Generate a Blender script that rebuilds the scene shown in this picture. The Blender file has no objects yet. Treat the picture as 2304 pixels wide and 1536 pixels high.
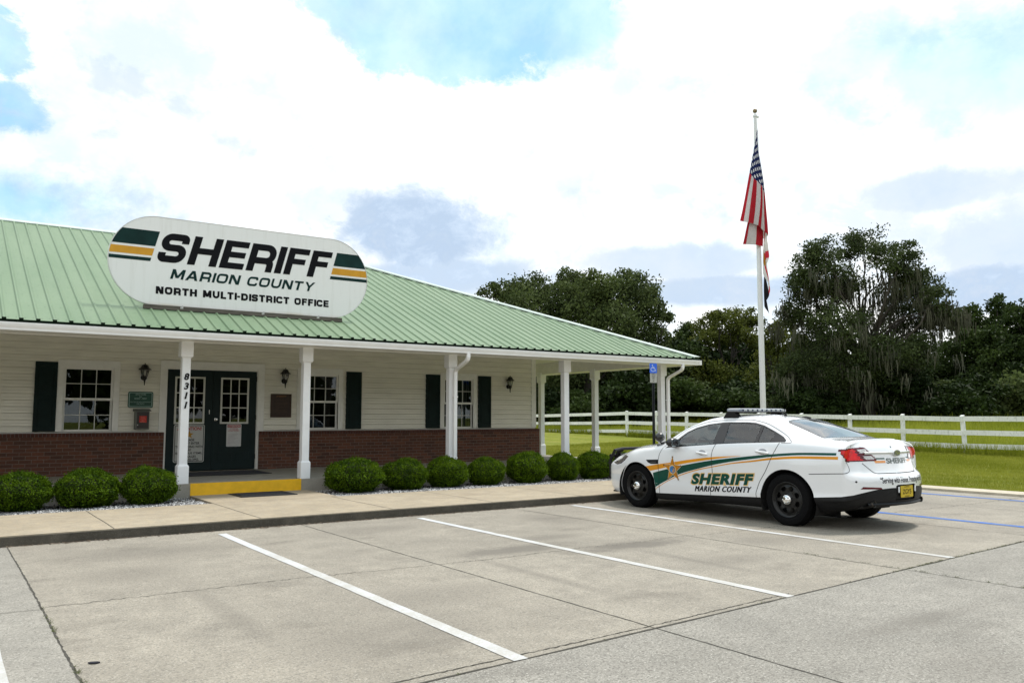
import bpy, bmesh, math, random
import numpy as np
from mathutils import Vector, Matrix
from mathutils.bvhtree import BVHTree
from mathutils.geometry import tessellate_polygon
PI = math.pi
random.seed(7)
rng = np.random.default_rng(11)
S = bpy.context.scene
COL = S.collection

# ------------------------------------------------------------------ camera
FPX, PITCH, YAW, CAMH = 1857.6, 0.0910328, 0.6070595, 1.485
cd = bpy.data.cameras.new('camera')
cam = bpy.data.objects.new('camera', cd)
COL.objects.link(cam)
cd.sensor_width = 36.0
cd.lens = 36.0 * FPX / 2304.0
cd.clip_start = 0.1
cd.clip_end = 4000
cam.location = (0, 0, CAMH)
cam.rotation_euler = (PI / 2 + PITCH, 0, -YAW)
S.camera = cam
S.view_settings.view_transform = 'Standard'
S.view_settings.look = 'None'
S.view_settings.gamma = 1
S.view_settings.use_curve_mapping = False
S.view_settings.exposure = 0.2
S.cycles.max_bounces = 6
S.cycles.transparent_max_bounces = 12
S.cycles.use_denoising = True


def at(px, d, z=0.0):
    """ground position seen at photo column px, d metres in front of the camera"""
    t = (px - 1152) / FPX
    return (d * (math.sin(YAW) + t * math.cos(YAW)), d * (math.cos(YAW) - t * math.sin(YAW)), z)


# ------------------------------------------------------------------ world and sun
SUN_DIR = Vector((0.40, 0.04, 0.92)).normalized()
W = bpy.data.worlds.new("World")
S.world = W
W.use_nodes = True
wt = W.node_tree
wt.nodes.clear()


class NT:
    def __init__(s, t): s.t = t

    def n(s, typ, **kw):
        nd = s.t.nodes.new(typ)
        ins = kw.pop('i', {})
        for k, v in kw.items(): setattr(nd, k, v)
        for k, v in ins.items():
            sk = nd.inputs[k]
            if isinstance(v, bpy.types.NodeSocket): s.t.links.new(v, sk)
            else: sk.default_value = v
        return nd

    def m(s, op, a, b=0.0, c=0.0, clamp=False):
        nd = s.n('ShaderNodeMath', operation=op, use_clamp=clamp, i={0: a, 1: b, 2: c})
        return nd.outputs[0]

    def mix(s, f, a, b, bt='MIX'):
        nd = s.n('ShaderNodeMix', data_type='RGBA', blend_type=bt, i={0: f, 6: a, 7: b})
        return nd.outputs[2]

    def mr(s, v, a, b, c=0.0, d=1.0, smooth=False):
        nd = s.n('ShaderNodeMapRange', i={0: v, 1: a, 2: b, 3: c, 4: d})
        if smooth: nd.interpolation_type = 'SMOOTHSTEP'
        return nd.outputs[0]

    def noise(s, vec, scale, detail=4.0, rough=0.55, dist=0.0):
        nd = s.n('ShaderNodeTexNoise', i={'Vector': vec, 'Scale': scale, 'Detail': detail, 'Roughness': rough, 'Distortion': dist})
        return nd.outputs['Fac']


g = NT(wt)
tc = g.n('ShaderNodeTexCoord')
dirv = tc.outputs['Generated']
sky = g.n('ShaderNodeTexSky', sky_type='NISHITA', sun_disc=False, sun_elevation=math.asin(SUN_DIR.z),
          sun_rotation=math.atan2(SUN_DIR.x, SUN_DIR.y), air_density=1.0, dust_density=1.6, ozone_density=1.0)
sx = g.n('ShaderNodeSeparateXYZ', i={0: dirv})
az = g.m('MULTIPLY', g.m('ARCTAN2', sx.outputs[0], sx.outputs[1]), 180 / PI)      # degrees east of +Y
el = g.m('MULTIPLY', g.m('ARCSINE', sx.outputs[2]), 180 / PI)
ae = g.n('ShaderNodeCombineXYZ', i={0: az, 1: g.m('MULTIPLY', el, 1.25), 2: 0.0}).outputs[0]
BG = 0.075
nA = g.noise(ae, 0.10, 11, 0.66, 0.3)
nB = g.noise(ae, 0.30, 10, 0.68, 0.25)
nC = g.noise(g.n('ShaderNodeVectorMath', operation='ADD', i={0: ae, 1: (91, 37, 5)}).outputs[0], 0.13, 7, 0.58, 0.15)
wob = g.m('ADD', g.m('MULTIPLY', g.m('SUBTRACT', nA, 0.5), 1.9), g.m('MULTIPLY', g.m('SUBTRACT', nB, 0.5), 1.1))


def blob(a0, e0, ra, re, soft=0.5, w=1.0):
    """soft elliptical patch of sky direction, edge roughened by noise"""
    da = g.m('DIVIDE', g.m('SUBTRACT', az, a0), ra)
    de = g.m('DIVIDE', g.m('SUBTRACT', el, e0), re)
    r = g.m('SQRT', g.m('ADD', g.m('MULTIPLY', da, da), g.m('MULTIPLY', de, de)))
    r = g.m('ADD', r, g.m('MULTIPLY', wob, w))
    return g.mr(r, 1.0 + soft / 2, 1.0 - soft / 2, 0, 1, True)


def mx(lst):
    o = lst[0]
    for q in lst[1:]: o = g.m('MAXIMUM', o, q)
    return o


def pxdir(px, py):
    x, y, z = (px - 1152) / FPX, (768 - py) / FPX, 1.0
    cp, sp = math.cos(PITCH), math.sin(PITCH)
    f, u = z * cp - y * sp, z * sp + y * cp
    X, Y = f * math.sin(YAW) + x * math.cos(YAW), f * math.cos(YAW) - x * math.sin(YAW)
    return math.degrees(math.atan2(X, Y)), math.degrees(math.atan2(u, math.hypot(X, Y)))


def B(px, py, rx, ry, soft=0.5, w=1.0):
    a, e = pxdir(px, py)
    return blob(a, e, rx / 32.4, ry / 32.4, soft, w)


blue = mx([B(1040, 0, 360, 165, .22, .7), B(0, 90, 62, 62, .4, 1.5), B(8, 235, 66, 40, .5, 1.5), g.m('MULTIPLY', B(2220, 160, 260, 120, 1.0, .8), .8), g.m('MULTIPLY', B(1950, 130, 170, 70, 1.4, .9), .6),
           B(1230, 60, 190, 90, .8, .7), g.m('MULTIPLY', B(1560, 175, 160, 40, 1.8, 1.0), .4), B(20, 450, 150, 50, 1.8, 1.0),
           blob(-60, 40, 30, 16, .6, 1.2), blob(120, 42, 34, 18, .6, 1.2), blob(180, 35, 40, 16, .6, 1.2), blob(20, 72, 60, 9, .6, 1.2)])
grey = mx([g.m('MULTIPLY', B(290, 190, 200, 170, .6, 1.1), .5), g.m('MULTIPLY', B(600, 330, 90, 130, .8, 1.1), .3), g.m('MULTIPLY', B(910, 525, 215, 88, .9, 1.2), 1.3),
           g.m('MULTIPLY', B(760, 470, 150, 60, .9, .9), .6), g.m('MULTIPLY', B(1000, 620, 280, 46, .8, .8), 1.1), g.m('MULTIPLY', B(2090, 430, 170, 46, .8, .9), .85),
           g.m('MULTIPLY', B(2240, 560, 140, 95, .8, .9), .85), g.m('MULTIPLY', B(1540, 590, 240, 40, .8, .9), .9), g.m('MULTIPLY', B(1640, 655, 260, 36, .8, .8), 1.1),
           g.m('MULTIPLY', B(2230, 650, 220, 55, .8, .8), 1.2), g.m('MULTIPLY', B(360, 400, 140, 60, 1.0, 1.1), .35), g.m('MULTIPLY', B(250, 330, 130, 60, 1.0, 1.1), .5)])
nE0 = g.noise(ae, 0.115, 10, 0.56, 0.2)
nE1 = g.noise(g.n('ShaderNodeVectorMath', operation='ADD', i={0: ae, 1: (1.5, 1.9, 0)}).outputs[0], 0.115, 10, 0.56, 0.2)
shade = g.mr(g.m('SUBTRACT', nE1, nE0), -.02, .15, 0, 1, True)      # billows darker on the side away from the sun
nD = g.noise(g.n('ShaderNodeVectorMath', operation='ADD', i={0: ae, 1: (13, -57, 9)}).outputs[0], 0.17, 10, 0.60, 0.35)
bil = g.mr(g.m('ADD', g.m('MULTIPLY', nD, .8), g.m('MULTIPLY', nB, .2)), .47, .60, 0, 1, True)
grey = g.m('MAXIMUM', grey, g.m('MULTIPLY', g.m('MULTIPLY', g.m('MAXIMUM', shade, g.m('MULTIPLY', bil, .55)), B(330, 260, 520, 340, 1.2, .3)), .8))
grey = g.m('MAXIMUM', grey, g.m('MULTIPLY', g.m('MULTIPLY', bil, B(1800, 560, 800, 190, 1.0, .4)), .7))
grey = g.m('MAXIMUM', grey, g.m('MULTIPLY', shade, .16))
grey = g.m('MAXIMUM', grey, g.m('MULTIPLY', g.m('MULTIPLY', shade, B(1600, 560, 1100, 230, 1.0, .4)), .7))
puff = g.mr(g.m('ADD', g.m('MULTIPLY', nC, .6), g.m('MULTIPLY', nB, .4)), 0.40, 0.56, 0, 1, True)
skyc = g.n('ShaderNodeVectorMath', operation='SCALE', i={0: sky.outputs[0], 'Scale': 1.0}).outputs[0]
bluec = g.mix(0.88, skyc, g.mix(g.mr(nC, .35, .62), (5.6, 10.0, 13.4, 1), (9.4, 13.0, 14.2, 1)))
white = g.mix(puff, (12.4, 13.6, 14.4, 1), (16.0, 16.0, 15.6, 1))
greyc = g.mix(g.mr(nB, .3, .7), (4.6, 6.3, 8.8, 1), (8.8, 10.4, 12.4, 1))
c1 = g.mix(blue, white, bluec)
c2 = g.mix(g.m('MULTIPLY', grey, g.mr(nB, .30, .62, .5, 1.0), clamp=True), c1, greyc)
gnd = g.mr(el, -4.0, 0.0, 0.25, 1.0)
c3 = g.mix(1.0, c2, g.n('ShaderNodeCombineXYZ', i={0: gnd, 1: gnd, 2: gnd}).outputs[0], 'MULTIPLY')
bg = g.n('ShaderNodeBackground', i={0: c3, 1: BG})
wo = g.n('ShaderNodeOutputWorld', i={0: bg.outputs[0]})

sl = bpy.data.lights.new('sun', 'SUN')
sl.energy = 3.1
sl.angle = math.radians(9)
sl.color = (1.0, 0.96, 0.90)
sun = bpy.data.objects.new('sun', sl)
sun.rotation_euler = SUN_DIR.to_track_quat('Z', 'Y').to_euler()
sun.location = (30, 0, 60)
COL.objects.link(sun)

# ------------------------------------------------------------------ materials
MATS = {}


def M(name, col, rough=0.6, var=0.12, scale=6.0, metal=0.0, spec=0.4, bump=0.0, bscale=60.0, coat=0.0, col2=None, stretch=None, det=5):
    if name in MATS: return MATS[name]
    m = bpy.data.materials.new(name)
    m.use_nodes = True
    t = NT(m.node_tree)
    p = m.node_tree.nodes['Principled BSDF']
    v = t.n('ShaderNodeTexCoord').outputs['Object']
    if stretch: v = t.n('ShaderNodeMapping', i={0: v, 3: stretch}).outputs[0]
    n = t.noise(v, scale, det, 0.6)
    c = Vector(col)
    a = tuple(c * (1 - var)) + (1,)
    b = (tuple(col2) if col2 else tuple(c * (1 + var))) + (1,)
    m.node_tree.links.new(t.mix(t.mr(n, .3, .7), a, b), p.inputs['Base Color'])
    p.inputs['Roughness'].default_value = rough
    p.inputs['Metallic'].default_value = metal
    p.inputs['Specular IOR Level'].default_value = spec
    p.inputs['Coat Weight'].default_value = coat
    p.inputs['Coat Roughness'].default_value = 0.04
    if bump:
        bn = t.n('ShaderNodeBump', i={'Height': t.noise(v, bscale, 4, .6), 'Strength': bump, 'Distance': 0.01})
        m.node_tree.links.new(bn.outputs[0], p.inputs['Normal'])
    m.diffuse_color = tuple(col) + (1,)
    MATS[name] = m
    return m


def leafmat(name, dark, light, trans=0.3):
    m = bpy.data.materials.new(name)
    m.use_nodes = True
    m.node_tree.nodes.clear()
    t = NT(m.node_tree)
    at_ = t.n('ShaderNodeAttribute', attribute_name='tone')
    oi = t.n('ShaderNodeObjectInfo')
    f = t.m('ADD', at_.outputs['Fac'], t.m('MULTIPLY', t.m('SUBTRACT', oi.outputs['Random'], .5), .25), clamp=True)
    c = t.mix(f, tuple(dark) + (1,), tuple(light) + (1,))
    d = t.n('ShaderNodeBsdfPrincipled', i={'Base Color': c, 'Roughness': .65, 'Specular IOR Level': .12})
    tr = t.n('ShaderNodeBsdfTranslucent', i={0: c})
    mx_ = t.n('ShaderNodeMixShader', i={0: trans, 1: d.outputs[0], 2: tr.outputs[0]})
    t.n('ShaderNodeOutputMaterial', i={0: mx_.outputs[0]})
    MATS[name] = m
    return m


def glassmat(name, tint, rough=0.01, ior=1.5, refl=1.0):
    m = bpy.data.materials.new(name)
    m.use_nodes = True
    m.node_tree.nodes.clear()
    t = NT(m.node_tree)
    fr = t.n('ShaderNodeFresnel', i={'IOR': ior})
    n = t.noise(t.n('ShaderNodeTexCoord').outputs['Object'], 3.0, 2)
    tb = t.n('ShaderNodeBsdfTransparent', i={0: t.mix(t.m('MULTIPLY', n, .2), tuple(tint) + (1,), tuple(Vector(tint) * .8) + (1,))})
    gl = t.n('ShaderNodeBsdfGlossy', i={0: (.95, .97, 1, 1), 1: rough})
    mx_ = t.n('ShaderNodeMixShader', i={0: t.m('MULTIPLY', fr.outputs[0], refl, clamp=True), 1: tb.outputs[0], 2: gl.outputs[0]})
    t.n('ShaderNodeOutputMaterial', i={0: mx_.outputs[0]})
    MATS[name] = m
    return m


def emis(name, col, s):
    m = bpy.data.materials.new(name)
    m.use_nodes = True
    p = m.node_tree.nodes['Principled BSDF']
    p.inputs['Base Color'].default_value = tuple(col) + (1,)
    MATS[name] = m
    return m


# ------------------------------------------------------------------ objects
def lab(o, label=None, cat=None, group=None, kind=None):
    if label: o['label'] = label
    if cat: o['category'] = cat
    if group: o['group'] = group
    if kind: o['kind'] = kind
    return o


def link(name, me, parent=None, loc=None, rotz=0.0):
    o = bpy.data.objects.new(name, me)
    COL.objects.link(o)
    if loc: o.location = loc
    if rotz: o.rotation_euler = (0, 0, rotz)
    if parent: o.parent = parent
    return o


def thing(name, label, cat, loc=(0, 0, 0), rotz=0.0, group=None):
    o = link(name, None, None, loc, rotz)
    o.empty_display_size = .2
    return lab(o, label, cat, group)


def mesh(name, vs, fs, mats, parent=None, smooth=False, mi=None, loc=None, rotz=0.0):
    me = bpy.data.meshes.new(name)
    me.from_pydata([tuple(v) for v in vs], [], [tuple(f) for f in fs])
    if not isinstance(mats, (list, tuple)): mats = [mats]
    for m in mats: me.materials.append(m)
    if mi is not None: me.polygons.foreach_set('material_index', mi)
    if smooth: me.polygons.foreach_set('use_smooth', [True] * len(me.polygons))
    me.update()
    return link(name, me, parent, loc, rotz)


class MB:
    """collects simple solids into one mesh"""
    def __init__(s): s.v, s.f, s.mi, s.cur = [], [], [], 0

    def add(s, vs, fs):
        b = len(s.v)
        s.v += [tuple(v) for v in vs]
        s.f += [tuple(i + b for i in f) for f in fs]
        s.mi += [s.cur] * len(fs)
        return s

    def box(s, x0, x1, y0, y1, z0, z1):
        v = [(x, y, z) for z in (z0, z1) for y in (y0, y1) for x in (x0, x1)]
        return s.add(v, [(0, 2, 3, 1), (4, 5, 7, 6), (0, 1, 5, 4), (2, 6, 7, 3), (0, 4, 6, 2), (1, 3, 7, 5)])

    def bbox(s, x0, x1, y0, y1, z0, z1, b=.01):
        """box with chamfered vertical and top edges"""
        bm = bmesh.new()
        bmesh.ops.create_cube(bm, size=1)
        bmesh.ops.scale(bm, vec=(x1 - x0, y1 - y0, z1 - z0), verts=bm.verts)
        bmesh.ops.translate(bm, vec=((x0 + x1) / 2, (y0 + y1) / 2, (z0 + z1) / 2), verts=bm.verts)
        bmesh.ops.bevel(bm, geom=bm.edges[:], offset=b, segments=2, affect='EDGES', profile=.5)
        bm.verts.index_update()
        s.add([v.co for v in bm.verts], [[v.index for v in f.verts] for f in bm.faces])
        bm.free()
        return s

    def prism(s, poly, axis, a, b):
        """poly (2-D, CCW or CW) extruded along axis from a to b; the two 2-D axes keep x,y,z order"""
        n = len(poly)
        def P(p, t):
            q = list(p); q.insert(axis, t); return tuple(q)
        vs = [P(p, a) for p in poly] + [P(p, b) for p in poly]
        fs = [tuple(range(n))[::-1], tuple(range(n, 2 * n))] + [(i, (i + 1) % n, n + (i + 1) % n, n + i) for i in range(n)]
        return s.add(vs, fs)

    def tube(s, pts, r, n=8, cap=True):
        pts = [Vector(p) for p in pts]
        rs = r if isinstance(r, (list, tuple)) else [r] * len(pts)
        rings, vs, fs = [], [], []
        up = None
        for i, p in enumerate(pts):
            d = ((pts[min(i + 1, len(pts) - 1)] - pts[max(i - 1, 0)])).normalized()
            if up is None:
                up = Vector((0, 0, 1)) if abs(d.z) < .9 else Vector((1, 0, 0))
            a = d.cross(up).normalized(); b_ = a.cross(d).normalized(); up = b_
            for k in range(n):
                t = 2 * PI * k / n
                vs.append(p + (a * math.cos(t) + b_ * math.sin(t)) * rs[i])
        for i in range(len(pts) - 1):
            for k in range(n):
                fs.append((i * n + k, i * n + (k + 1) % n, (i + 1) * n + (k + 1) % n, (i + 1) * n + k))
        if cap:
            fs.append(tuple(range(n))[::-1]); fs.append(tuple(range((len(pts) - 1) * n, len(pts) * n)))
        return s.add(vs, fs)

    def rtube(s, pts, w, h):
        """rectangular section swept along a path in a plane of constant x"""
        vs, fs = [], []
        P = [Vector(p) for p in pts]
        for i, p in enumerate(P):
            d0 = (p - P[i - 1]).normalized() if i else (P[1] - p).normalized()
            d1 = (P[i + 1] - p).normalized() if i < len(P) - 1 else d0
            t = (d0 + d1).normalized()
            nrm = Vector((0, -t.z, t.y)) / max(.5, d0.dot(t))
            for a, b in ((-1, -1), (1, -1), (1, 1), (-1, 1)):
                vs.append(p + Vector((a * w / 2, 0, 0)) + nrm * (b * h / 2))
        for i in range(len(P) - 1):
            for k in range(4):
                fs.append((i * 4 + k, i * 4 + (k + 1) % 4, i * 4 + 4 + (k + 1) % 4, i * 4 + 4 + k))
        fs += [(0, 1, 2, 3), tuple(range(len(P) * 4 - 1, len(P) * 4 - 5, -1))]
        return s.add(vs, fs)

    def lathe(s, prof, n=24, c=(0, 0, 0), axis='z', a0=0):
        vs, fs = [], []
        for r, h in prof:
            for k in range(n):
                t = 2 * PI * k / n + a0
                if axis == 'z': p = (r * math.cos(t), r * math.sin(t), h)
                elif axis == 'y': p = (r * math.cos(t), h, r * math.sin(t))
                else: p = (h, r * math.cos(t), r * math.sin(t))
                vs.append((p[0] + c[0], p[1] + c[1], p[2] + c[2]))
        for i in range(len(prof) - 1):
            for k in range(n):
                fs.append((i * n + k, i * n + (k + 1) % n, (i + 1) * n + (k + 1) % n, (i + 1) * n + k))
        return s.add(vs, fs)

    def ball(s, c, r, n=12, sc=(1, 1, 1)):
        vs, fs = [], []
        m = n // 2
        for i in range(m + 1):
            ph = PI * i / m
            for k in range(n):
                t = 2 * PI * k / n
                vs.append((c[0] + r * sc[0] * math.sin(ph) * math.cos(t), c[1] + r * sc[1] * math.sin(ph) * math.sin(t), c[2] + r * sc[2] * math.cos(ph)))
        for i in range(m):
            for k in range(n):
                fs.append((i * n + k, (i + 1) * n + k, (i + 1) * n + (k + 1) % n, i * n + (k + 1) % n))
        return s.add(vs, fs)

    def plate(s, poly, z0, z1, frame):
        """flat polygon (2-D) given thickness, mapped by frame(u, v, w)"""
        n = len(poly)
        tris = tessellate_polygon([[Vector((p[0], p[1], 0)) for p in poly]])
        vs = [frame(p[0], p[1], z1) for p in poly] + [frame(p[0], p[1], z0) for p in poly]
        fs = [tuple(t) for t in tris] + [(i, (i + 1) % n, n + (i + 1) % n, n + i) for i in range(n)]
        return s.add(vs, fs)

    def build(s, name, mats, parent=None, smooth=False, loc=None, rotz=0.0, norm=True):
        o = mesh(name, s.v, s.f, mats, parent, smooth, s.mi, loc, rotz)
        if norm:
            bm = bmesh.new(); bm.from_mesh(o.data)
            bmesh.ops.recalc_face_normals(bm, faces=bm.faces)
            bm.to_mesh(o.data); bm.free()
        if smooth:
            o.data.set_sharp_from_angle(angle=math.radians(38))
        return o


def copy_tree(o, parent=None):
    c = o.copy()
    COL.objects.link(c)
    if parent: c.parent = parent
    for ch in list(o.children): copy_tree(ch, c)
    return c


def rrect(x0, x1, y0, y1, r, n=5):
    out = []
    for cx, cy, a in ((x1 - r, y0 + r, -90), (x1 - r, y1 - r, 0), (x0 + r, y1 - r, 90), (x0 + r, y0 + r, 180)):
        for k in range(n + 1):
            t = math.radians(a + 90 * k / n)
            out.append((cx + r * math.cos(t), cy + r * math.sin(t)))
    return out


def text_mesh(body, size=1.0, bold=0.0, shear=0.0, align='CENTER', sx=1.0, space=1.0, width=None, height=None, line=1.0):
    """triangles of a line of lettering in the x-y plane"""
    cu = bpy.data.curves.new('lettering', 'FONT')
    cu.body = body
    cu.size = 1.0
    cu.offset = bold
    cu.shear = shear
    cu.align_x = align
    cu.space_character = space
    cu.space_line = line
    cu.resolution_u = 4
    cu.fill_mode = 'FRONT'
    ob = bpy.data.objects.new('lettering', cu)
    COL.objects.link(ob)
    dg = bpy.context.evaluated_depsgraph_get()
    me = bpy.data.meshes.new_from_object(ob.evaluated_get(dg))
    v = np.array([q.co[:] for q in me.vertices])
    f = [list(p.vertices) for p in me.polygons]
    bpy.data.objects.remove(ob); bpy.data.curves.remove(cu); bpy.data.meshes.remove(me)
    v = v[:, :2]
    lo, hi = v.min(0), v.max(0)
    if width or height:
        kx = (width / (hi[0] - lo[0])) if width else None
        ky = (height / (hi[1] - lo[1])) if height else None
        kx = kx or ky * sx; ky = ky or kx
        v = (v - (lo + hi) / 2) * [kx, ky]
    else:
        v = (v - (lo + hi) / 2) * [size * sx, size]
    return v, f

# ------------------------------------------------------------------ concrete
def concrete(name, base, dark, stain, speck=.5, scale=1.0, warm=None, spots=()):
    m = bpy.data.materials.new(name)
    m.use_nodes = True
    t = NT(m.node_tree)
    p = m.node_tree.nodes['Principled BSDF']
    v = t.n('ShaderNodeTexCoord').outputs['Object']
    n1 = t.noise(v, .55 * scale, 6, .62, .3)
    n2 = t.noise(t.n('ShaderNodeMapping', i={0: v, 1: (7, 3, 0), 3: (.7, 1, 1)}).outputs[0], 1.3 * scale, 6, .65)
    n3 = t.noise(v, 60, 3, .7)
    n4 = t.noise(v, 9, 5, .7)
    c = t.mix(t.mr(n1, .32, .68), tuple(base) + (1,), tuple(dark) + (1,))
    if warm: c = t.mix(t.mr(n4, .45, .75, 0, .6), c, tuple(warm) + (1,))
    c = t.mix(t.mr(n2, .53, .72, 0, .7, True), c, tuple(stain) + (1,))
    n6 = t.noise(t.n('ShaderNodeMapping', i={0: v, 1: (2, 9, 0)}).outputs[0], 3.2 * scale, 7, .72)
    c = t.mix(t.mr(n6, .42, .70, 0, .75), c, tuple(Vector(dark) * .78) + (1,))
    c = t.mix(t.mr(n6, .42, .28, 0, .35), c, tuple(Vector(base) * 1.18) + (1,))
    sp = t.n('ShaderNodeTexVoronoi', feature='F1', i={'Vector': v, 'Scale': 60.0})
    n5 = t.noise(v, 24, 5, .75)
    c = t.mix(t.mr(sp.outputs['Distance'], .05, .34, .55 * speck, 0), c, (.62, .60, .55, 1))
    c = t.mix(t.mr(n3, .47, .68, 0, .75 * speck, True), c, (.10, .092, .08, 1))
    c = t.mix(t.mr(n5, .49, .68, 0, .62 * speck, True), c, (.13, .12, .105, 1))
    c = t.mix(t.mr(n4, .35, .7, 0, .28), c, tuple(dark) + (1,))
    for (sx_, sy_, ra, rb, k_) in spots:       # oil and tyre stains
        d_ = t.n('ShaderNodeVectorMath', operation='SUBTRACT', i={0: v, 1: (sx_, sy_, 0)}).outputs[0]
        d_ = t.n('ShaderNodeVectorMath', operation='MULTIPLY', i={0: d_, 1: (1 / ra, 1 / rb, 0)}).outputs[0]
        l_ = t.n('ShaderNodeVectorMath', operation='LENGTH', i={0: d_}).outputs['Value']
        f_ = t.mr(t.m('ADD', l_, t.m('MULTIPLY', t.m('SUBTRACT', n6, .5), 2.4)), 1.15, .25, 0, k_, True)
        c = t.mix(f_, c, (.135, .122, .105, 1))
    m.node_tree.links.new(c, p.inputs['Base Color'])
    p.inputs['Roughness'].default_value = .85
    p.inputs['Specular IOR Level'].default_value = .2
    b = t.n('ShaderNodeBump', i={'Height': n3, 'Strength': .35, 'Distance': .006})
    m.node_tree.links.new(b.outputs[0], p.inputs['Normal'])
    MATS[name] = m
    return m


lotA = concrete('lot_concrete', (.365, .33, .273), (.265, .24, .2), (.15, .133, .11), 1.0, spots=[(5.45, 7.75, 1.0, .32, .75), (6.75, 7.25, 1.0, .30, .8), (6.3, 8.3, .6, .25, .45), (2.0, 9.9, 1.1, .5, .4), (1.6, 8.7, .6, .5, .35), (3.6, 6.2, .9, .5, .3), (9.9, 9.2, .5, 1.3, .5), (11.2, 8.0, .6, 1.0, .3), (13.9, 8.4, 1.0, 1.4, .45), (2.6, 5.2, .8, .5, .3), (7.0, 5.9, .7, .3, .35), (4.75, 6.4, .10, 1.5, .4), (6.55, 6.2, .10, 1.3, .35), (1.9, 6.6, .12, 1.4, .3), (7.5, 9.6, .5, .9, .4), (4.9, 10.2, .9, .4, .4), (8.2, 6.6, .5, .4, .35)])
lotB = concrete('aisle_concrete', (.345, .325, .287), (.25, .236, .208), (.19, .177, .155), 1.4, .8, spots=[(6.0, 3.4, 1.2, .16, .35), (7.6, 3.0, .9, .3, .2), (5.2, 2.6, .6, .3, .25)])
lotC = concrete('left_slab_concrete', (.355, .333, .292), (.265, .25, .22), (.165, .153, .132), 1.1, 1.1)
walk = concrete('walk_concrete', (.41, .352, .268), (.34, .288, .215), (.27, .22, .155), .4, 1.2, (.52, .40, .24))
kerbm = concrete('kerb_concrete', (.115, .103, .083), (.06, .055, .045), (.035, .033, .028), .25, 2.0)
porchm = concrete('porch_concrete', (.36, .335, .29), (.31, .29, .25), (.24, .225, .19), .2)
kerb2 = concrete('side_kerb_concrete', (.56, .50, .40), (.47, .42, .33), (.36, .31, .24), .3, 1.5)
jointm = M('joint_gap', (.06, .055, .045), .95, .4, 9)
mossm = M('joint_moss', (.07, .085, .02), .95, .4, 30)
soil = M('bed_soil', (.10, .09, .08), .95, .3, 12)


def sheet(poly, z):
    return [(x, y, z) for x, y in poly]


def wavy(p0, p1, w, jit, n, seed, z):
    """ribbon on the ground with an uneven width"""
    r = np.random.default_rng(seed)
    p0, p1 = np.array(p0, float), np.array(p1, float)
    d = (p1 - p0) / np.linalg.norm(p1 - p0)
    nn = np.array([-d[1], d[0]])
    vs, fs = [], []
    ph = r.uniform(0, 6, 3)
    for i in range(n + 1):
        t = i / n
        c = p0 + (p1 - p0) * t + nn * jit * (math.sin(9 * t + ph[0]) * .6 + r.uniform(-.5, .5))
        ww = w * (1 + (r.uniform(-.5, .5) if jit else 0)) if jit > .004 else w * (1 + r.uniform(-.03, .03))
        vs += [(*(c - nn * ww / 2), z), (*(c + nn * ww / 2), z)]
        if i: fs.append((2 * i - 2, 2 * i - 1, 2 * i + 1, 2 * i))
    return vs, fs


# --------------------------------------------------------------- the setting
def gz(x, y):
    """lie of the land: flat lot, grass rising gently to the east and north"""
    a = min(max((x - 16.8) / 14, 0), 1)
    b = min(max((y - 14) / 20, 0), 1.6)
    if x < 16.9: return -.06
    c = min(max((x - 32.6) / 16, 0), 1)
    return .03 + .07 * a + .30 * a * b + (.95 - .25 * b) * c * c * (3 - 2 * c)


gxs = [-260, -120, -60, -20, 0, 10, 16.85, 17.0, 18, 19, 20, 21, 22, 23, 24, 25, 26, 27, 28, 29, 30, 31, 33, 36, 40, 46, 54, 64, 80, 110, 160, 260, 500, 900]
gys = [-200, -60, -20, 0, 4, 8, 11, 13, 15, 17, 20, 23, 26, 30, 34, 38, 42, 48, 56, 66, 80, 110, 160, 260, 500, 900]
vs = [(x, y, gz(x, y) if not (x < 16.9 and y > 30) else .2) for y in gys for x in gxs]
nx = len(gxs)
fs = [(j * nx + i, j * nx + i + 1, (j + 1) * nx + i + 1, (j + 1) * nx + i) for j in range(len(gys) - 1) for i in range(nx - 1)]
lawnm = bpy.data.materials.new('lawn')
lawnm.use_nodes = True
t = NT(lawnm.node_tree); p = lawnm.node_tree.nodes['Principled BSDF']
v = t.n('ShaderNodeTexCoord').outputs['Object']
c = t.mix(t.mr(t.noise(v, .35, 5, .6), .3, .7), (.165, .185, .018, 1), (.235, .245, .040, 1))
c = t.mix(t.mr(t.noise(v, 5, 6, .7), .35, .75, 0, .7), c, (.065, .095, .008, 1))
c = t.mix(t.mr(t.noise(v, 1.2, 5, .6), .45, .7, 0, .7), c, (.24, .22, .07, 1))
c = t.mix(t.mr(t.noise(t.n('ShaderNodeMapping', i={0: v, 3: (1, .12, 1)}).outputs[0], .9, 4, .6), .5, .62, 0, .45), c, (.10, .14, .012, 1))
lawnm.node_tree.links.new(c, p.inputs['Base Color'])
p.inputs['Roughness'].default_value = .9; p.inputs['Specular IOR Level'].default_value = .1
b = t.n('ShaderNodeBump', i={'Height': t.noise(v, 40, 4, .7), 'Strength': .8, 'Distance': .03})
lawnm.node_tree.links.new(b.outputs[0], p.inputs['Normal'])
lab(mesh('ground', vs, fs, lawnm, smooth=True), kind='structure')

KY = 11.25      # kerb face
XJ = lambda y: 0
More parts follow.
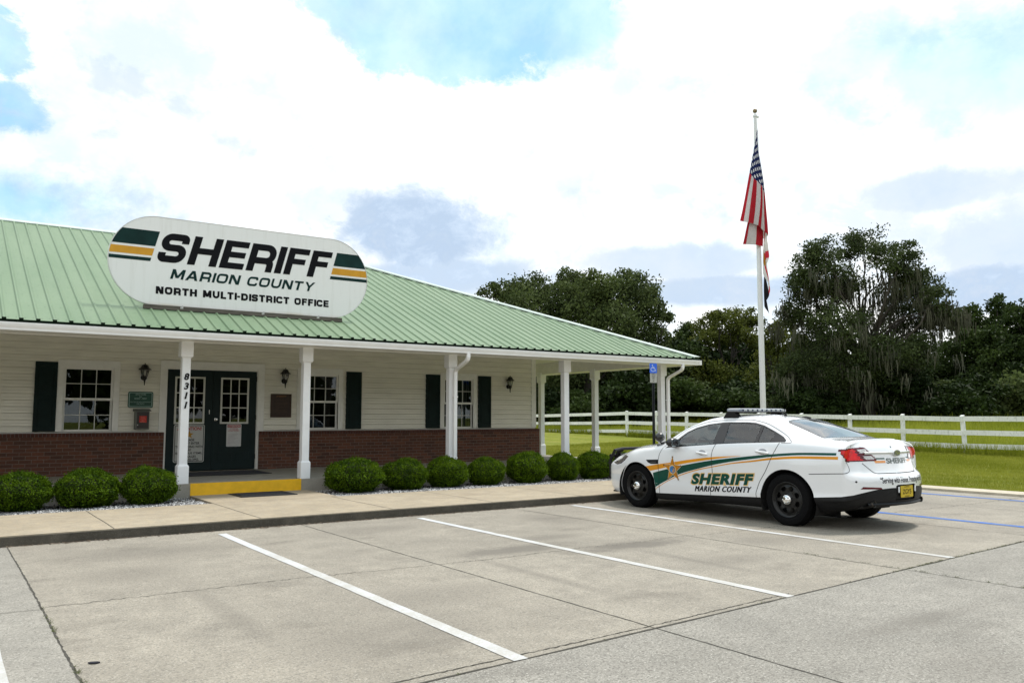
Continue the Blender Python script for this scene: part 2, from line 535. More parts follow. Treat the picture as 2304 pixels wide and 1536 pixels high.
# stall slabs, the greyer slab on the left, the aisle beyond the cross joint
cj = lambda x: 4.06 + .0665 * x
vs = sheet([(.75, cj(.75)), (16.68, cj(16.68)), (16.68, KY + .02), (.75, KY + .02)], 0) + \
     sheet([(-30, cj(-30)), (.75, cj(.75)), (.75, KY + .02), (-30, KY + .02)], 0) + \
     sheet([(-30, -30), (16.68, -30), (16.68, cj(16.68)), (.75, cj(.75)), (-30, cj(-30))], 0)
lot = lab(mesh('parking_lot', vs, [(0, 1, 2, 3), (4, 5, 6, 7), (8, 9, 10, 11, 12)], [lotA, lotC, lotB], mi=[0, 1, 2]), kind='structure')
def worn(name, col, bare):
    m = bpy.data.materials.new(name); m.use_nodes = True
    t = NT(m.node_tree); p = m.node_tree.nodes['Principled BSDF']
    v = t.n('ShaderNodeTexCoord').outputs['Object']
    c = t.mix(t.mr(t.noise(v, 3, 5, .6), .3, .7), tuple(col) + (1,), tuple(Vector(col) * .80) + (1,))
    near = t.mr(t.n('ShaderNodeSeparateXYZ', i={0: v}).outputs[1], 10.5, 8.0, .0, .13)
    n = t.m('ADD', t.m('ADD', t.m('MULTIPLY', t.noise(v, 55, 5, .7), .55), t.m('MULTIPLY', t.noise(v, 4, 5, .65), .45)), near)
    c = t.mix(t.mr(n, .52, .68, 0, .75, True), c, tuple(bare) + (1,))
    m.node_tree.links.new(c, p.inputs['Base Color']); p.inputs['Roughness'].default_value = .8
    p.inputs['Specular IOR Level'].default_value = .2
    MATS[name] = m
    return m


white = worn('road_paint_white', (.56, .57, .58), (.40, .38, .34))
blue_ = worn('road_paint_blue', (.025, .13, .50), (.14, .19, .30))
white_old = M('road_paint_white_old', (.72, .73, .74), .75, .16, 9, bump=.3, col2=(.50, .50, .49), det=8)
for i, (x0, y0, x1, y1, m) in enumerate([(.365, 10.9, .36, 4.14, white), (3.07, 10.90, 3.03, 4.26, white), (5.93, 10.93, 5.90, 4.44, white), (8.90, 11.02, 8.92, 4.66, white),
                                          (12.18, 10.95, 12.18, 4.9, blue_), (15.88, 10.95, 15.88, 5.1, blue_)]):
    a, f = wavy((x0, y0), (x1, y1), .105 if m is white else .165, .004, 40, i, .004)
    mesh('parking_line', a, f, m, lot)
mb = MB()
for i, (a, b_, w, jt) in enumerate([((.75, 11.25), (.75, 4.10), .014, .007), ((4.23, 11.25), (4.28, -3), .011, .006), ((7.80, 11.25), (7.90, -3), .011, .006), ((11.3, 11.25), (11.4, -3), .011, .006),
                                    ((14.2, 11.25), (14.2, 4.9), .012, .012), ((-30, cj(-30)), (16.68, cj(16.68)), .018, .007), ((1.2, cj(1.2) + .10), (6.0, cj(6) + .06), .010, .016),
                                    ((.75, 7.56), (6.1, 7.38), .008, .05), ((6.1, 7.40), (8.6, 7.36), .006, .06), ((-30, 7.5), (.75, 7.5), .008, .05), ((8.6, 7.36), (16.6, 7.3), .008, .05)]):
    mb.add(*wavy(a, b_, w, jt, 160, 40 + i, .0022 + .0002 * i))
mb.build('slab_joint', jointm, lot, norm=False)
r = np.random.default_rng(5)
vs, fs = [], []
def tuft(x, y, z, n, s, rr):
    for _ in range(n):
        a = rr.uniform(0, 6.28); q = rr.normal(0, s, 2); h = rr.uniform(.004, .014); w = rr.uniform(.0015, .003)
        b0 = len(vs); x1, y1 = x + q[0], y + q[1]
        vs.extend([(x1 - w * math.cos(a), y1 - w * math.sin(a), z), (x1 + w * math.cos(a), y1 + w * math.sin(a), z), (x1 + rr.normal(0, .012), y1 + rr.normal(0, .012), z + h)])
        fs.append((b0, b0 + 1, b0 + 2))
for k in range(200):
    u = r.random()
    if u < .45:
        x = r.choice([7.9, 8.4, 9.0, 9.6, 10.4, 8.0]) + r.normal(0, .35); y = cj(x)
    elif u < .7:
        y = 5.2 + r.normal(0, .5) if r.random() < .5 else 7.0 + r.normal(0, .35); x = .755
    elif u < .85:
        x = 7.88; y = 3.4 + r.random() * 2.4
    else:
        x = r.random() * 14 + .8; y = cj(x)
    tuft(x, y, .002, 8, .010, r)
lab(mesh('joint_weeds', vs, fs, mossm), kind='stuff')

# pavement along the building, with the walkway to the step
z = .12
zw = z
mb = MB()
mb.box(-30, 16.7, KY + .002, 13.62, -.3, z)
mb.box(3.70, 5.80, 13.62, 15.155, -.3, z - .001)
mb.box(15.6, 16.7, 13.62, 15.0, -.3, z - .001)
sw = lab(mb.build('pavement', walk), kind='structure')
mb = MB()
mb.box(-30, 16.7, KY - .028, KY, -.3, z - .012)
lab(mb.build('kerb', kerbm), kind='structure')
mb = MB()
for x in (-1.8, .05, 1.87, 3.68, 5.66, 7.45, 9.3, 11.1, 13.0, 14.9):
    mb.add(*wavy((x, KY + .01), (x, 13.6), .012, .004, 30, int(x * 7) + 90, z + .002))
mb.add(*wavy((3.72, 13.62), (5.80, 13.62), .010, .004, 30, 8, z + .0025))
mb.build('pavement_joint', jointm, sw, norm=False)
mb = MB()
mb.prism([(16.68, -.3), (16.70, .045), (17.16, .06), (17.2, -.3)], 1, -30, 15.2)
lab(mb.build('side_kerb', kerb2), kind='structure')

# planting bed: soil and grey stones
mb = MB()
for a, b_ in ((-8, 3.68), (5.82, 15.58)):
    mb.box(a, b_, 13.63, 15.15, -.2, .075)
lab(mb.build('bed_soil', soil), kind='structure')
r = np.random.default_rng(3)
N = 15000
xs = np.concatenate([r.uniform(.2, 3.66, N * 28 // 100), r.uniform(5.84, 15.4, N * 72 // 100)])
ys = np.where(r.random(len(xs)) < .62, r.uniform(13.64, 14.35, len(xs)), r.uniform(13.64, 15.12, len(xs)))
base = np.array([(1, 0, 0), (-1, 0, 0), (0, 1, 0), (0, -1, 0), (0, 0, 1), (0, 0, -1)], float)
oct_ = np.array([(0, 2, 4), (2, 1, 4), (1, 3, 4), (3, 0, 4), (2, 0, 5), (1, 2, 5), (3, 1, 5), (0, 3, 5)])
nn = len(xs)
sc = r.uniform(.010, .023, (nn, 1, 1)) * r.uniform(.6, 1.3, (nn, 1, 3))
q = base[None] * sc * r.uniform(.7, 1.2, (nn, 6, 1))
th = r.uniform(0, 6.28, nn); ct, st = np.cos(th)[:, None], np.sin(th)[:, None]
tl = r.normal(0, .5, nn)[:, None]
y_ = q[:, :, 1] * np.cos(tl) - q[:, :, 2] * np.sin(tl); z_ = q[:, :, 1] * np.sin(tl) + q[:, :, 2] * np.cos(tl)
P = np.stack([q[:, :, 0] * ct - y_ * st + xs[:, None], q[:, :, 0] * st + y_ * ct + ys[:, None], z_ + .082 + r.uniform(0, .012, nn)[:, None]], 2)


def bigmesh(name, V, F, mat, parent=None, tone=None, smooth=False, loc=None):
    """numpy vertices (n,3) and faces (m,k)"""
    me = bpy.data.meshes.new(name)
    k = F.shape[1]
    me.vertices.add(len(V)); me.vertices.foreach_set('co', V.astype(np.float32).ravel())
    me.loops.add(F.size); me.loops.foreach_set('vertex_index', F.astype(np.int32).ravel())
    me.polygons.add(len(F)); me.polygons.foreach_set('loop_start', np.arange(0, F.size, k, dtype=np.int32))
    me.update(calc_edges=True)
    if tone is not None:
        a = me.attributes.new('tone', 'FLOAT', 'FACE'); a.data.foreach_set('value', tone.astype(np.float32))
    me.materials.append(mat)
    if smooth: me.polygons.foreach_set('use_smooth', np.ones(len(F), bool))
    return link(name, me, parent, loc)


stone = leafmat('bed_stone', (.10, .10, .105), (.62, .62, .62), 0.0)
F = (oct_[None] + (np.arange(nn) * 6)[:, None, None]).reshape(-1, 3)
lab(bigmesh('bed_gravel', P.reshape(-1, 3), F, stone, tone=np.repeat(r.random(nn) ** 1.3, 8)), kind='stuff')

# leaf litter along the foot of the kerb
r = np.random.default_rng(21)
n = 900
xs = r.uniform(.5, 9.6, n); xs = np.where(r.random(n) < .45, r.choice([1.5, 3.9, 5.0, 6.4, 8.2, 9.3], n) + r.normal(0, .3, n), xs)
ys = KY - .03 - np.abs(r.normal(0, .055, n))
a = r.uniform(0, 6.28, n); L = r.uniform(.006, .022, n); w = L * r.uniform(.3, .7, n)
dx, dy = np.cos(a), np.sin(a)
V = np.stack([np.stack([xs + dx * L, ys + dy * L, np.full(n, .006)], 1), np.stack([xs - dy * w, ys + dx * w, np.full(n, .011)], 1),
              np.stack([xs - dx * L, ys - dy * L, np.full(n, .006)], 1), np.stack([xs + dy * w, ys - dx * w, np.full(n, .013)], 1)], 1).reshape(-1, 3)
lit = leafmat('litter', (.05, .03, .02), (.30, .24, .18), 0)
lab(bigmesh('leaf_litter', V, np.arange(n * 4).reshape(-1, 4), lit, tone=r.random(n)), kind='stuff')
mb = MB()
mb.plate([(-.075, .0), (-.03, .022), (.03, .02), (.075, .002), (.02, -.018), (-.03, -.014)], .003, .012, lambda u, v, w: (.86 + u * .42 + v * .3, 5.67 - u * .2 + v * .55, w))
lab(mb.build('dead_leaf', M('dead_leaf', (.03, .03, .04), .8)), 'small dark dead leaf lying on the concrete near the left joint', 'leaf')

# ------------------------------------------------------------------ the office building
bld = thing('office_building', 'single storey office with white siding over red brick, green metal hip roof and columned porch', 'building', (6, 18.6, 0))
BM = Matrix.Translation((-6, -18.6, 0))


def bpart(mb, name, m, parent=None, smooth=False):
    o = mb.build(name, m, None, smooth)
    o.data.transform(BM)
    o.parent = parent or bld
    return o


def shift(o, root):
    """parent a part built in world coordinates to a thing standing elsewhere"""
    lx = Vector(root.location)
    o.data.transform(Matrix.Rotation(-root.rotation_euler.z, 4, 'Z') @ Matrix.Translation(-lx))
    o.parent = root
    return o


YW = 18.62
siding = M('siding_vinyl', (.80, .775, .685), .55, .09, 3, stretch=(.5, 1, 2.5), bump=.1)
trimw = M('white_trim', (.80, .79, .75), .5, .05, 6)
postm = M('column_white', (.82, .83, .85), .45, .04, 5)
gutm = M('gutter_white', (.80, .80, .80), .35, .05, 4)
soff = M('soffit_white', (.68, .67, .62), .6, .05, 6, stretch=(12, .4, 1))
greend = M('dark_green_paint', (.006, .016, .016), .5, .2, 3, spec=.2)
shutm = M('shutter_green', (.006, .016, .015), .6, .25, 4, spec=.15)
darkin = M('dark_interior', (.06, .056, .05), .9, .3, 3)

# windows: x0, x1 of the casing opening (glass unit) ; z0, z1
WINS = [(2.05, 2.955), (6.96, 7.86), (10.77, 11.66)]
WZ0, WZ1 = 1.20, 2.48
DX0, DX1, DZ1 = 4.00, 5.92, 2.50
mb = MB()
holes = [(a, b, WZ0 - .02, WZ1 + .02) for a, b in WINS] + [(DX0 - .03, DX1 + .03, 0, DZ1 + .03)]
zc = 1.17
ex = .127
while zc < 3.12:
    z1 = min(zc + ex, 3.16)
    segs = [(-8.0, 13.70)]
    for a, b, h0, h1 in holes:
        if z1 > h0 + .01 and zc < h1 - .01:
            segs = [s_ for a0, b0 in segs for s_ in ((a0, min(b0, a)), (max(a0, b), b0)) if s_[1] - s_[0] > .01]
    for a, b in segs:
        mb.prism([(YW - .030, zc + .009), (YW - .030, zc + .02), (YW - .014, zc + ex * .50), (YW - .022, zc + ex * .52), (YW - .004, z1 - .001), (YW + .012, z1), (YW + .05, z1), (YW + .05, zc + .0005), (YW + .012, zc + .0005), (YW + .010, zc + .009)], 0, a, b)
    zc = z1
for zz in np.arange(1.17, 3.12, ex):
    mb.prism([(13.716, zz), (13.70, zz + ex), (13.64, zz + ex), (13.64, zz)], 1, YW + .06, 25.0)
bpart(mb, 'siding_wall', siding)
# brick wainscot
bk = bpy.data.materials.new('red_brick')
bk.use_nodes = True
t = NT(bk.node_tree); p = bk.node_tree.nodes['Principled BSDF']
v = t.n('ShaderNodeTexCoord').outputs['Object']
sp = t.n('ShaderNodeSeparateXYZ', i={0: v})
vv = t.n('ShaderNodeCombineXYZ', i={0: t.m('ADD', sp.outputs[0], sp.outputs[1]), 1: sp.outputs[2], 2: 0.0}).outputs[0]
br = t.n('ShaderNodeTexBrick', offset=.5, i={'Vector': vv, 'Color1': (.155, .054, .028, 1), 'Color2': (.050, .024, .016, 1), 'Mortar': (.19, .15, .125, 1), 'Scale': 1.0,
         'Mortar Size': .006, 'Mortar Smooth': .1, 'Bias': -.05, 'Brick Width': .21, 'Row Height': .073})
c = t.mix(t.mr(t.noise(v, 25, 4), .3, .7, 0, .5), br.outputs['Color'], (.105, .038, .022, 1))
bk.node_tree.links.new(c, p.inputs['Base Color'])
p.inputs['Roughness'].default_value = .85
b = t.n('ShaderNodeBump', i={'Height': t.m('ADD', t.m('MULTIPLY', br.outputs['Fac'], -1.0), t.m('MULTIPLY', t.noise(v, 80, 3), .3)), 'Strength': .8, 'Distance': .008})
bk.node_tree.links.new(b.outputs[0], p.inputs['Normal'])
mb = MB()
BY = YW - .09
for a, b_ in ((-8.0, 3.955), (5.97, 13.80)):
    mb.box(a, b_, BY, YW - .02, -.2, 1.09)
mb.box(13.72, 13.80, YW - .02, 25, -.2, 1.09)
bpart(mb, 'brick_wall', bk)
mb = MB()     # rowlock course on top, single bricks standing on edge
r = np.random.default_rng(2)
rowm = M('rowlock_brick', (.085, .030, .020), .85, .4, 18, bump=.3)
for a, b_ in ((-2.0, 3.955), (5.97, 13.80)):
    x = a
    while x < b_ - .03:
        w = min(.066, b_ - x - .004)
        mb.box(x, x + w - .010, BY - .012 - r.uniform(0, .003), YW - .02, 1.092, 1.165)
        x += .0665
    mb.cur = 1
    mb.box(a, b_, BY - .006, YW - .021, 1.0905, 1.160)
    mb.cur = 0
bpart(mb, 'rowlock_course', [rowm, M('mortar', (.15, .135, .12), .9)])
# casings around the windows and the door, corner board, starter strip
mb = MB()
mb.box(-8, 3.85, YW - .03, YW + .04, 1.166, 1.19)
mb.box(6.07, 13.70, YW - .03, YW + .04, 1.166, 1.19)
mb.box(13.57, 13.725, YW - .034, YW + .05, 1.191, 3.12)
bpart(mb, 'wall_trim', trimw)
pane = glassmat('window_glass', (.50, .55, .53), .01, 1.52)
blind = M('vertical_blind', (.62, .61, .56), .7, .06, 3)
for wi, (a, b_) in enumerate(WINS):
    mb = MB()
    for o, q in ((a - .115, a + .0), (b_ - .0, b_ + .115)):
        mb.box(o, q, YW - .042, YW + .05, 1.192, WZ1 + .13)
    mb.box(a, b_, YW - .042, YW + .05, WZ1, WZ1 + .13)
    mb.box(a - .11, b_ + .11, YW - .05, YW - .041, WZ1 + .118, WZ1 + .14)
    win = bpart(mb, 'window', trimw)
    mb = MB()
    f = .042
    zm = (WZ0 + WZ1) / 2 + .0
    for (y0, z0, z1) in ((YW - .012, zm - .018, WZ1), (YW + .022, WZ0 - .01, zm + .016)):
        mb.box(a, a + f, y0, y0 + .03, z0, z1)
        mb.box(b_ - f, b_, y0, y0 + .03, z0, z1)
        mb.box(a + f, b_ - f, y0, y0 + .03, z0, z0 + f)
        mb.box(a + f, b_ - f, y0, y0 + .03, z1 - f, z1)
    mb.box(a, b_, YW - .03, YW - .013, WZ0 - .02, WZ0)
    bpart(mb, 'sash_frame', trimw, win)
    mb = MB()
    for (y0, z0, z1) in ((YW - .004, zm - .018 + f, WZ1 - f), (YW + .03, WZ0 - .01 + f, zm + .016 - f)):
        for k in (1, 2):
            x = a + f + (b_ - a - 2 * f) * k / 3
            mb.box(x - .008, x + .008, y0, y0 + .012, z0, z1)
        zz = (z0 + z1) / 2
        mb.box(a + f, b_ - f, y0 + .002, y0 + .010, zz - .008, zz + .008)
    bpart(mb, 'muntin', M('muntin_white', (.60, .60, .56), .5, .05), win)
    mb = MB()
    mb.box(a + f - .004, b_ - f + .004, YW + .009, YW + .012, zm + .01, WZ1 - f + .004)
    mb.box(a + f - .004, b_ - f + .004, YW + .043, YW + .046, WZ0 + f - .014, zm - f + .02)
    bpart(mb, 'pane', pane, win)
    if wi == 2:
        mb = MB()
        for k in range(11):
            x = a + .05 + k * .076
            mb.prism([(x, YW + .11), (x + .068, YW + .135), (x + .068, YW + .138), (x, YW + .113)], 2, WZ0, WZ1)
        bpart(mb, 'vertical_blind', blind, win)
# dark room behind the glass
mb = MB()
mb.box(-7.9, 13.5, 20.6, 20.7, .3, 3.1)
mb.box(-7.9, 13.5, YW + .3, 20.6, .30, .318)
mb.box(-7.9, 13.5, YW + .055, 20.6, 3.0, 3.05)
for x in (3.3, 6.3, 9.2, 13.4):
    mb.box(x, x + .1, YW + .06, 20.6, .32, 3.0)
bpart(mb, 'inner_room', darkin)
# shutters: two raised panels each
for x0, x1 in ((1.545, 1.935), (8.06, 8.45), (10.235, 10.64), (11.815, 12.21)):
    mb = MB()
    y0 = YW - .062
    mb.box(x0, x1, y0 + .012, YW - .018, 1.2, 2.568)
    for a, b_, c0, c1 in ((x0, x0 + .055, 1.2, 2.568), (x1 - .055, x1, 1.2, 2.568), (x0 + .055, x1 - .055, 1.2, 1.29), (x0 + .055, x1 - .055, 1.83, 1.90), (x0 + .055, x1 - .055, 2.49, 2.568)):
        mb.box(a, b_, y0, y0 + .0118, c0, c1)
    for c0, c1 in ((1.315, 1.805), (1.925, 2.465)):
        mb.bbox(x0 + .078, x1 - .078, y0 + .003, y0 + .0122, c0, c1, .0035)
    bpart(mb, 'shutter', shutm)
# doors
mb = MB()
for a, b_ in ((3.85, 3.99), (5.93, 6.075)):
    mb.box(a, b_, YW - .045, YW + .08, .325, 2.53)
mb.box(3.85, 6.075, YW - .0455, YW + .08, 2.53, 2.675)
mb.box(3.99, 4.003, YW - .02, YW + .08, .325, 2.53); mb.box(5.917, 5.93, YW - .02, YW + .08, .325, 2.53)
mb.box(4.003, 5.917, YW - .02, YW + .08, 2.502, 2.53)
bpart(mb, 'door_frame', trimw)
doorglass = glassmat('door_glass', (.42, .44, .40), .01, 1.5)
for k, (a, b_) in enumerate(((4.006, 4.957), (4.963, 5.914))):
    g0, g1 = ((4.165, 4.79), (5.125, 5.745))[k]
    y0 = YW + .02
    mb = MB()
    mb.box(a, g0 + .03, y0, y0 + .045, .34, 2.497)
    mb.box(g1 - .03, b_, y0, y0 + .045, .34, 2.497)
    mb.box(g0 + .03, g1 - .03, y0, y0 + .045, .34, 1.365)
    mb.box(g0 + .03, g1 - .03, y0, y0 + .045, 2.32, 2.497)
    for c0, c1 in ((.52, .72), (.80, 1.24)):
        for xx0, xx1 in ((a + .14, (a + b_) / 2 - .04), ((a + b_) / 2 + .04, b_ - .14)):
            mb.bbox(xx0, xx1, y0 - .006, y0 + .01, c0, c1, .005)
    d = bpart(mb, 'door', greend)
    mb = MB()
    y1 = y0 - .014
    z0, z1 = 1.335, 2.35
    for q in ((g0, g0 + .038, z0, z1), (g1 - .038, g1, z0, z1), (g0 + .038, g1 - .038, z0, z0 + .038), (g0 + .038, g1 - .038, z1 - .038, z1)):
        mb.box(q[0], q[1], y1, y0 + .002, q[2], q[3])
    for j in (1, 2):
        x = g0 + .038 + (g1 - g0 - .076) * j / 3
        mb.box(x - .011, x + .011, y1 + .004, y0 + .002, z0 + .038, z1 - .038)
        zz = z0 + .038 + (z1 - z0 - .076) * j / 3
        for i in range(3):
            xa = g0 + .038 + (g1 - g0 - .076) * i / 3 + (.011 if i else 0); xb = g0 + .038 + (g1 - g0 - .076) * (i + 1) / 3 - (.011 if i < 2 else 0)
            mb.box(xa, xb, y1 + .004, y0 + .002, zz - .011, zz + .011)
    dw = bpart(mb, 'door_window', M('door_muntin', (.60, .60, .55), .5, .05))
    mb = MB(); mb.box(g0 + .02, g1 - .02, y0 + .004, y0 + .008, z0 + .02, z1 - .02)
    bpart(mb, 'pane', doorglass, d)
    mb = MB()
    for i in range(7): mb.box(g0 + .02, g1 - .02, y0 + .06, y0 + .085, z1 - .05 - i * .024, z1 - .033 - i * .024)
    bpart(mb, 'window_blind', M('cream_blind', (.42, .40, .30), .6), d)
    if k == 1:
        mb = MB(); mb.lathe([(.0, -.075), (.022, -.073), (.03, -.06), (.028, -.045), (.014, -.035), (.013, -.012), (.034, -.008), (.034, 0)], 16, (5.035, y0, 1.43), 'y')
        bpart(mb, 'knob', M('door_chrome', (.6, .6, .58), .25, .05, metal=1), d, True)
    else:
        mb = MB(); mb.bbox(4.885, 4.90, y0 - .012, y0, 1.545, 1.64, .003)
        bpart(mb, 'lock_plate', M('door_chrome', (.6, .6, .58), .25, .05, metal=1), d)
    for zz in (.55, 1.42, 2.28):
        mb = MB(); x = (4.004, 5.916)[k]
        mb.lathe([(.0, 0), (.011, 0), (.011, .11), (0, .11)], 8, (x, y0 - .012, zz))
        bpart(mb, 'hinge', M('hinge_dark', (.03, .035, .035), .4), d)
# porch slab with the yellow step edge
mb = MB()
PZ = .325
mb.box(-8, 15.42, 15.16, YW, -.3, PZ)
mb.box(13.80, 15.42, YW, 25.6, -.3, PZ - .0005)
slab = bpart(mb, 'porch_slab', porchm)
mb = MB()
mb.box(3.70, 5.70, 15.150, 15.1601, .10, PZ + .004)
mb.box(3.70, 5.70, 15.1601, 15.19, PZ + .0005, PZ + .004)
bpart(mb, 'step_edge', M('yellow_paint', (.80, .45, .012), .5, .10, 7, bump=.15), slab)
# porch ceiling, beams
mb = MB()
mb.box(-8, 15.36, 15.2, YW + .05, 3.10, 3.12)
mb.box(13.6, 15.36, YW + .05, 25.4, 3.1005, 3.12)
bpart(mb, 'porch_ceiling', soff)
mb = MB()
mb.box(-8, 15.36, 15.18, 15.34, 2.80, 3.10)
mb.box(15.20, 15.36, 15.3405, 25.5, 2.78, 3.10)
mb.box(-8, 15.95, 14.605, 14.635, 2.80, 2.925)
mb.box(15.92, 15.95, 14.6355, 27, 2.80, 2.925)
mb.box(-8, 15.918, 14.636, 15.1795, 2.81, 2.822)
mb.box(15.361, 15.918, 15.18, 26, 2.8095, 2.822)
bpart(mb, 'porch_beam', trimw)
# columns
COLX = (.60, 3.575, 5.785, 9.00, 12.115, 15.27)


def column(x, y):
    mb = MB()
    h = .070
    mb.bbox(x - .095, x + .095, y - .095, y + .095, PZ, .63, .006)
    mb.add([(x + sx * w, y + sy * w, zz) for zz, w in ((.63, .092), (.662, h)) for sx, sy in ((-1, -1), (1, -1), (1, 1), (-1, 1))],
           [(0, 1, 5, 4), (1, 2, 6, 5), (2, 3, 7, 6), (3, 0, 4, 7)])
    mb.bbox(x - h, x + h, y - h, y + h, .655, 2.535, .004)
    mb.add([(x + sx * w, y + sy * w, zz) for zz, w in ((2.515, h), (2.545, .1)) for sx, sy in ((-1, -1), (1, -1), (1, 1), (-1, 1))],
           [(0, 1, 5, 4), (1, 2, 6, 5), (2, 3, 7, 6), (3, 0, 4, 7)])
    mb.bbox(x - .105, x + .105, y - .105, y + .105, 2.54, 2.835, .006)
    return bpart(mb, 'column', postm)


for x in COLX: column(x, 15.262)
for y in (17.87, 20.4, 22.95): column(15.27, y)
# roof
RE, RX, RZ, RS, RT = 14.59, 15.98, 2.968, 1 / 2.4, 7.15
RXL = -10.0
roofm = bpy.data.materials.new('green_metal_roof')
roofm.use_nodes = True
t = NT(roofm.node_tree); p = roofm.node_tree.nodes['Principled BSDF']
v = t.n('ShaderNodeTexCoord').outputs['Object']
n = t.noise(t.n('ShaderNodeMapping', i={0: v, 3: (1.3, .25, .25)}).outputs[0], 1.4, 6, .6)
c = t.mix(t.mr(n, .3, .7), (.130, .203, .116, 1), (.176, .247, .153, 1))
c = t.mix(t.mr(t.noise(t.n('ShaderNodeMapping', i={0: v, 3: (4, .35, .35)}).outputs[0], 2.0, 6, .7), .5, .75, 0, .35), c, (.15, .21, .14, 1))
c = t.mix(t.mr(t.noise(v, 14, 5), .45, .8, 0, .25), c, (.21, .285, .19, 1))
roofm.node_tree.links.new(c, p.inputs['Base Color'])
p.inputs['Roughness'].default_value = .5; p.inputs['Specular IOR Level'].default_value = .3
rz = lambda y: RZ + RS * (y - RE)
mb = MB()
TY = RE + RT
YB = RE + 2 * RT
c1, c2 = (RX, RE), (RX, YB)
ap = (RX - RT, TY)
mb.add([(RXL, RE, RZ), (RX, RE, RZ), (*ap, rz(TY)), (RXL, TY, rz(TY)), (RXL, YB, RZ), (RX, YB, RZ)], [(0, 1, 2, 3), (1, 5, 2), (5, 4, 3, 2)])
mb.add([(RXL, RE, RZ - .012), (RX, RE, RZ - .012), (*ap, rz(TY) - .012), (RXL, TY, rz(TY) - .012)], [(3, 2, 1, 0)])
ribs = np.arange(RXL + .1, RX - .1, .2265) + .02
pr = [(-.032, 0), (-.012, .027), (.012, .027), (.032, 0)]
for x in ribs:
    ye = RE + min(RT, RX - x) - .05
    vs = []
    for y in (RE - .012, ye):
        for dx, dz in pr: vs.append((x + dx, y, rz(y) + dz - .0015))
    mb.add(vs, [(0, 1, 5, 4), (1, 2, 6, 5), (2, 3, 7, 6), (0, 3, 2, 1)])
for y in np.arange(RE + .2, YB - .2, .2265):
    ye = min(y - RE, YB - y, RT) - .05
    if ye < .1: continue
    vs = []
    for x in (RX + .012, RX - ye):
        for dy, dz in pr: vs.append((x, y + dy, RZ + RS * (RX - x) + dz - .0015))
    mb.add(vs, [(0, 1, 5, 4), (1, 2, 6, 5), (2, 3, 7, 6), (0, 3, 2, 1)])
roof = bpart(mb, 'roof', roofm)
# screw heads in rows across the panels
mb = MB()
k5 = math.sqrt(1 + RS * RS)
for j, y in enumerate(np.arange(RE + .10, TY, .62)):
    for x in ribs:
        for q in (.06, .165):
            if j and q > .1: continue
            xx = x + (q if not j else .1133 + (.03 if j % 2 else -.03))
            if xx > RX - (y - RE) - .15 or xx < -.5: continue
            zz = rz(y)
            mb.add([(xx - .008, y - .008, zz - .003 + .0045), (xx + .008, y - .008, zz - .003 + .0045), (xx + .008, y + .008, zz + .004 + .0045), (xx - .008, y + .008, zz + .004 + .0045)], [(0, 1, 2, 3)])
bpart(mb, 'roof_screw', M('screw_head', (.10, .15, .10), .5), roof)['kind'] = 'stuff'
# ridge and hip caps (pale grey green flashing)
capm = M('roof_cap', (.46, .53, .49), .4, .1, 3)
mb = MB()
w = .16
mb.add([(RXL, TY - w, rz(TY - w) + .028), (ap[0] + .1, TY - w, rz(TY - w) + .028), (RXL, TY, rz(TY) + .035), (ap[0] + .1, TY, rz(TY) + .035), (RXL, TY + w, rz(TY - w) + .028), (ap[0] + .1, TY + w, rz(TY - w) + .028),
        (RXL, TY - w, rz(TY - w) + .008), (ap[0] + .1, TY - w, rz(TY - w) + .008)],
       [(0, 1, 3, 2), (2, 3, 5, 4), (6, 7, 1, 0)])
s2 = w / 1.2
for cx, cy, sgn in ((RX, RE, 1), (RX, YB, -1)):
    A = Vector((cx + .02, cy - .02 * sgn, RZ - .008 + .055)); Bv = Vector((ap[0], ap[1], rz(TY) + .055))
    l = [(A + Vector((-s2, 0, 0))), (Bv + Vector((-s2 * .2, -s2 * 1.0 * sgn, -RS * s2)))]
    vs = [A + Vector((-s2 * 1.6, 0, -.004)), Bv + Vector((-s2 * .8, -s2 * .8 * sgn, -RS * s2 * .8)), A, Bv, A + Vector((0, s2 * 1.6 * sgn, -.004)), Bv + Vector((s2 * .8, s2 * .8 * sgn, -RS * s2 * .8))]
    vs += [vs[0] - Vector((0, 0, .03)), vs[1] - Vector((0, 0, .03))]
    mb.add(vs, [(0, 1, 3, 2), (2, 3, 5, 4), (6, 7, 1, 0)])
bpart(mb, 'ridge_cap', capm, roof)
mb = MB()
for x in ribs:
    mb.box(x - .030, x + .030, RE - .018, RE - .0125, RZ - .006, RZ + .026)
mb.box(RXL, RX, RE - .012, RE - .0005, RZ - .06, RZ - .0015)
bpart(mb, 'eave_shade_closure', M('eave_shade_strip', (.006, .012, .007), .95, spec=.05), roof)  # eave edge and rib ends coloured near black as the shade under the sheet
# gutters (K profile) and downspouts
GY = 14.55
prof = [(GY + .045, 2.80), (GY + .028, 2.803), (GY + .026, 2.835), (GY + .012, 2.862), (GY + .004, 2.885), (GY + .003, 2.90), (GY, 2.90), (GY, 2.922), (GY + .012, 2.922), (GY + .013, 2.905), (GY + .05, 2.84), (GY + .055, 2.84)]
prof[0] = (14.604, 2.80); prof[-2:] = [(GY + .05, 2.84), (14.604, 2.84)]
mb = MB()
mb.prism(prof, 0, RXL, 16.02)
dx = 16.02 - GY
pr2 = [(16.0245 - (a - GY), b) for a, b in prof]
mb.prism([(q[0], q[1]) for q in pr2], 1, 14.6045, YB + .04)
